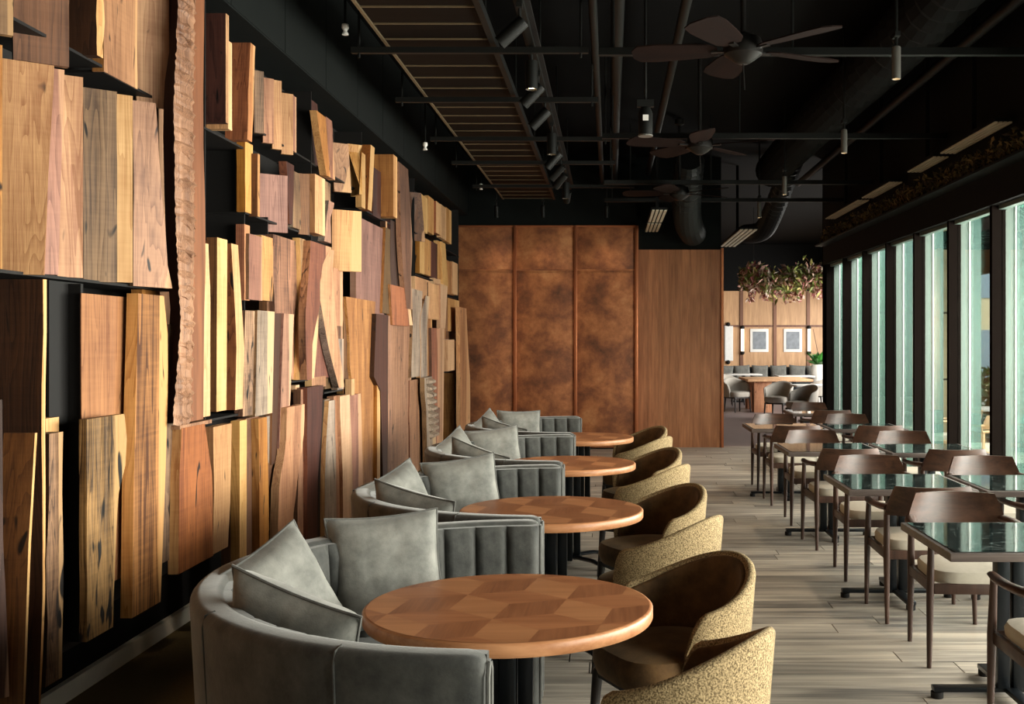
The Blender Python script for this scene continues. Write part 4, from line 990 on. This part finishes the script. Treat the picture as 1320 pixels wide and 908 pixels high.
for k in range(6):
    x = -.85+k*.34+random.uniform(-.08, .08); L_ = random.uniform(.2, .4)
    tag(leafcloud('flower_spray', [(x+random.gauss(0, .05), random.gauss(0, .08), -L_*random.random()-.08) for q in range(60)], (.03, .06), [fv[2], fv[4], fv[3]], hf), kind='stuff')

# ------------------------------------------------------------------ far room
tubc = make_barrel('tub_chair', M['tub'], M['tub']); usedq = []
for i, (px, d, rz, lb) in enumerate(((1003, 22.2, 2.6, 'pale tub chair in the far room at the end of the wooden block table'), (1034, 20.4, 2.2, 'pale tub chair nearest to the entrance of the far room'), (950, 24.4, 3.6, 'pale tub chair left of the wooden block table in the far room'), (943, 27, 3.8, 'pale tub chair at the left edge of the far room opening'), (1050, 25, 1.2, 'pale tub chair behind the white table by the planter'))):
    place(tubc, usedq, ((px-VX)/F*d, d, 0), rz, lb, 'chair', 'tub chairs in the far room')
ct = empty('communal_table', (3.75, 25.0, 0), 0, 'long light wooden table on a thick timber block in the far room', 'table')
MB().bb(-.7, .75, -.9, .9, .69, .74).obj('tabletop', W['cream'], ct, bevel=.004)
for sy in (-.6, .6): MB().bb(-.55, -.15, sy-.2, sy+.2, 0, .69).obj('timber_block', W['gold'], ct, bevel=.01)
def far_table(x, y, label):
    t = empty('dining_table', (x, y, 0), 0, label, 'table', 'white tables in the far room')
    MB().bb(-.45, .45, -.4, .4, .70, .73).obj('tabletop', M['white'], t, bevel=.004); MB().bb(-.04, .04, -.04, .04, .03, .70).obj('column', M['legsteel'], t); MB().bb(-.3, .3, -.3, .3, 0, .03).obj('base_plate', M['legsteel'], t)
far_table(4.05, 21.4, 'white square table just inside the far room'); far_table(4.6, 27.2, 'white square table beside the planter in the far room'); far_table(3.5, 28.6, 'white square table before the banquette, left of the others')
bq = empty('banquette', (4.6, YE-.45, 0), 0, 'long charcoal banquette along the panelled wall of the far room', 'sofa')
MB().bb(-2.2, 2.2, -.3, .3, 0, .44).obj('seat', M['slate'], bq, bevel=.02); MB().bb(-2.2, 2.2, .2, .34, .44, .86).obj('backrest', M['slate'], bq, bevel=.02)
for i, px in enumerate((935, 957, 980, 1004, 1028, 1051)):
    put_pillow(((px-VX)/F*(YE-.5), YE-.46, .69), (0, -.95, .3), random.uniform(-.1, .1), 'grey cushion on the far banquette, %s from the left' % ORD2[i], 1.0)
for i, px in enumerate((978.5, 1021.5)):
    pf = empty('picture_frame', ((px-VX)/F*YE, YE-.05, 1.61), 0, '%s framed print on the panelled far wall' % ('left white' if i == 0 else 'right white'), 'picture', 'framed prints')
    MB().bb(-.26, .26, -.02, .01, -.33, .33).obj('frame', M['white'], pf, bevel=.004)
    MB().bb(-.19, .19, -.024, -.018, -.25, .25).obj('print', plain('grey_print', (128,134,140), .6, noise_amt=.5, scale=9), pf)
for i, px in enumerate((956.5, 1042)):
    wlmp = empty('wall_lamp', ((px-VX)/F*YE, YE-.11, 1.62), 0, 'tube wall lamp with black ball ends, %s of the prints' % ('left' if i == 0 else 'right'), 'wall lamp', 'wall lamps of the far room')
    MB().tube([(0, 0, -.32), (0, 0, .32)], .045, 12).obj('tube', M['lampwhite'], wlmp, True)
    for z in (-.36, .36): MB().lathe([(.01, -.06), (.05, -.04), (.065, 0), (.05, .04), (.01, .06)], 14, (0, 0, z)).obj('ball_end', M['black'], wlmp, True)
    MB().bb(-.015, .015, 0, .06, -.02, .02).obj('bracket', M['black'], wlmp)
mr_ = empty('mirror', (3.37, YE-.07, 1.55), 0, 'tall narrow mirror at the left edge of the far wall', 'mirror')
MB().bb(-.1, .1, -.02, 0, -.5, .45).obj('bright_reflection_panel', plain('bright_reflection_panel', (236,236,232), .15), mr_); MB().bb(-.12, .12, -.01, .02, -.52, .47).obj('frame', M['white'], mr_)  # plain white panel; the mirror's bright reflection is put into its colour
for z in (-.56, .52): MB().lathe([(.01, -.06), (.05, -.04), (.065, 0), (.05, .04), (.01, .06)], 14, (-.02, 0, z)).obj('ball_end', M['black'], mr_, True)
pl = empty('potted_plant', (5.25, 27.5, 0), 0, 'green leafy plant in a tall white planter in the far room', 'plant')
MB().lathe([(.12, 0), (.13, .03), (.17, .9), (.165, 1.0), (.145, 1.0), (.14, .92)], 24).obj('planter', M['white'], pl, True)
for k in range(46):
    a = random.uniform(0, 6.28); el = random.uniform(.3, 1.4); L_ = random.uniform(.25, .55)
    t = Vector((math.cos(a)*math.cos(el), math.sin(a)*math.cos(el), math.sin(el)))*L_; s = random.uniform(.06, .1); sd = Vector((-math.sin(a), math.cos(a), 0))*s
    mb = MB(); mb.v = [(0, 0, 0), tuple(t*.55+sd), tuple(t-Vector((0, 0, .05))), tuple(t*.55-sd)]; mb.f = [(0, 1, 2), (0, 2, 3)]; mb.m = [0, 0]
    mb.obj('leaf', M['plant'], pl).location = (0, 0, .98)
MB().tube([(0, 0, .9), (.02, 0, 1.2), (-.12, 0, 1.9)], .008, 6).obj('twig', W['brown'], pl)

# ------------------------------------------------------------------ outside the glazing
te = MB().bb(3.4, 60, -6, 120, -.2, -.06).obj('ground', plain('grey_terrace_stone', (150,150,142), .8)); tag(te, kind='structure')
cn = empty('louvre_canopy', (4.7, 10, 2.9), 0, 'slatted louvre canopy over the terrace outside the windows', 'canopy')
for k in range(30):
    MB().bb(-.25, 1.1, -3.2+k*.3, -3.2+k*.3+.06, 0, .10).obj('slat', M['fascia'], cn)
for sx in (-.3, 1.15): MB().bb(sx-.05, sx+.05, -3.3, 6.2, -.02, .12).obj('beam', M['frame_dark'], cn)
for yy in (-3.0, 1.5, 6.0): MB().bb(1.10, 1.2, yy-.05, yy+.05, -2.96, -.02).obj('post', M['frame_dark'], cn)
M['palewood'] = wood('pale_ash', (176,140,98), (222,190,146), rough=.5)
tcz = make_armchair(M['palewood'], M['palewood'], M['seatpad'], M['palewood']); usedz = []
for i, (x, y, rz) in enumerate(((4.25, 12.4, 2.0), (4.35, 13.8, 1.2), (4.3, 15.4, 2.2))):
    place(tcz, usedz, (x, y, -.06), rz, 'pale ash armchair out on the terrace, %s from the front' % ORD2[i], 'chair', 'ash armchairs on the terrace')
for i, (x, y) in enumerate(((5.0, 12.9), (5.1, 15.0))):
    t = empty('terrace_table', (x, y, -.06), 0, 'white table out on the terrace, %s one' % ('nearer' if i == 0 else 'farther'), 'table', 'terrace tables')
    MB().bb(-.35, .35, -.35, .35, .70, .73).obj('tabletop', M['white'], t, bevel=.004); MB().bb(-.03, .03, -.03, .03, .02, .70).obj('column', M['legsteel'], t); MB().bb(-.25, .25, -.25, .25, 0, .02).obj('base_plate', M['legsteel'], t)
def building(x0, x1, y0, y1, h, m, label, nx, nz):
    b = empty('building', ((x0+x1)/2, y0, -.06), 0, label, 'building'); hw = (x1-x0)/2
    MB().bb(-hw, hw, 0, y1-y0, 0, h).obj('facade', M[m], b); MB().bb(-hw-.1, hw+.1, -.1, y1-y0, h, h+.3).obj('roof_edge', M['white'], b)
    for i in range(nx):
        for j in range(nz):
            x = -hw+2*hw*(i+.5)/nx; z = h*(j+.5)/nz; MB().bb(x-hw/nx*.6, x+hw/nx*.6, -.04, .02, z-h/nz*.3, z+h/nz*.3).obj('window', M['bwin'], b)
M['bwin'] = plain('blue_grey_building_glass', (120,140,150), .1)
M['bwhite'] = plain('white_facade', (222,226,226), .7)
building(9, 17, 34, 44, 10, 'clad', 'beige building across the street outside the windows', 4, 4); building(19, 30, 60, 72, 22, 'bwhite', 'tall white building far outside the windows', 5, 8)
M['hedge'] = plain('hedge_leaves', (72,98,60), .8, noise_amt=.5, scale=20)
hgs = [(6.6+random.gauss(0, .25), random.uniform(14, 30), random.uniform(0, 1.1)) for k in range(2500)]
tag(leafcloud('hedge', hgs, (.08, .16), [M['hedge'], lv[0], M['plant']], elong=1.8), 'green hedge along the edge of the terrace outside', 'hedge', kind='stuff')
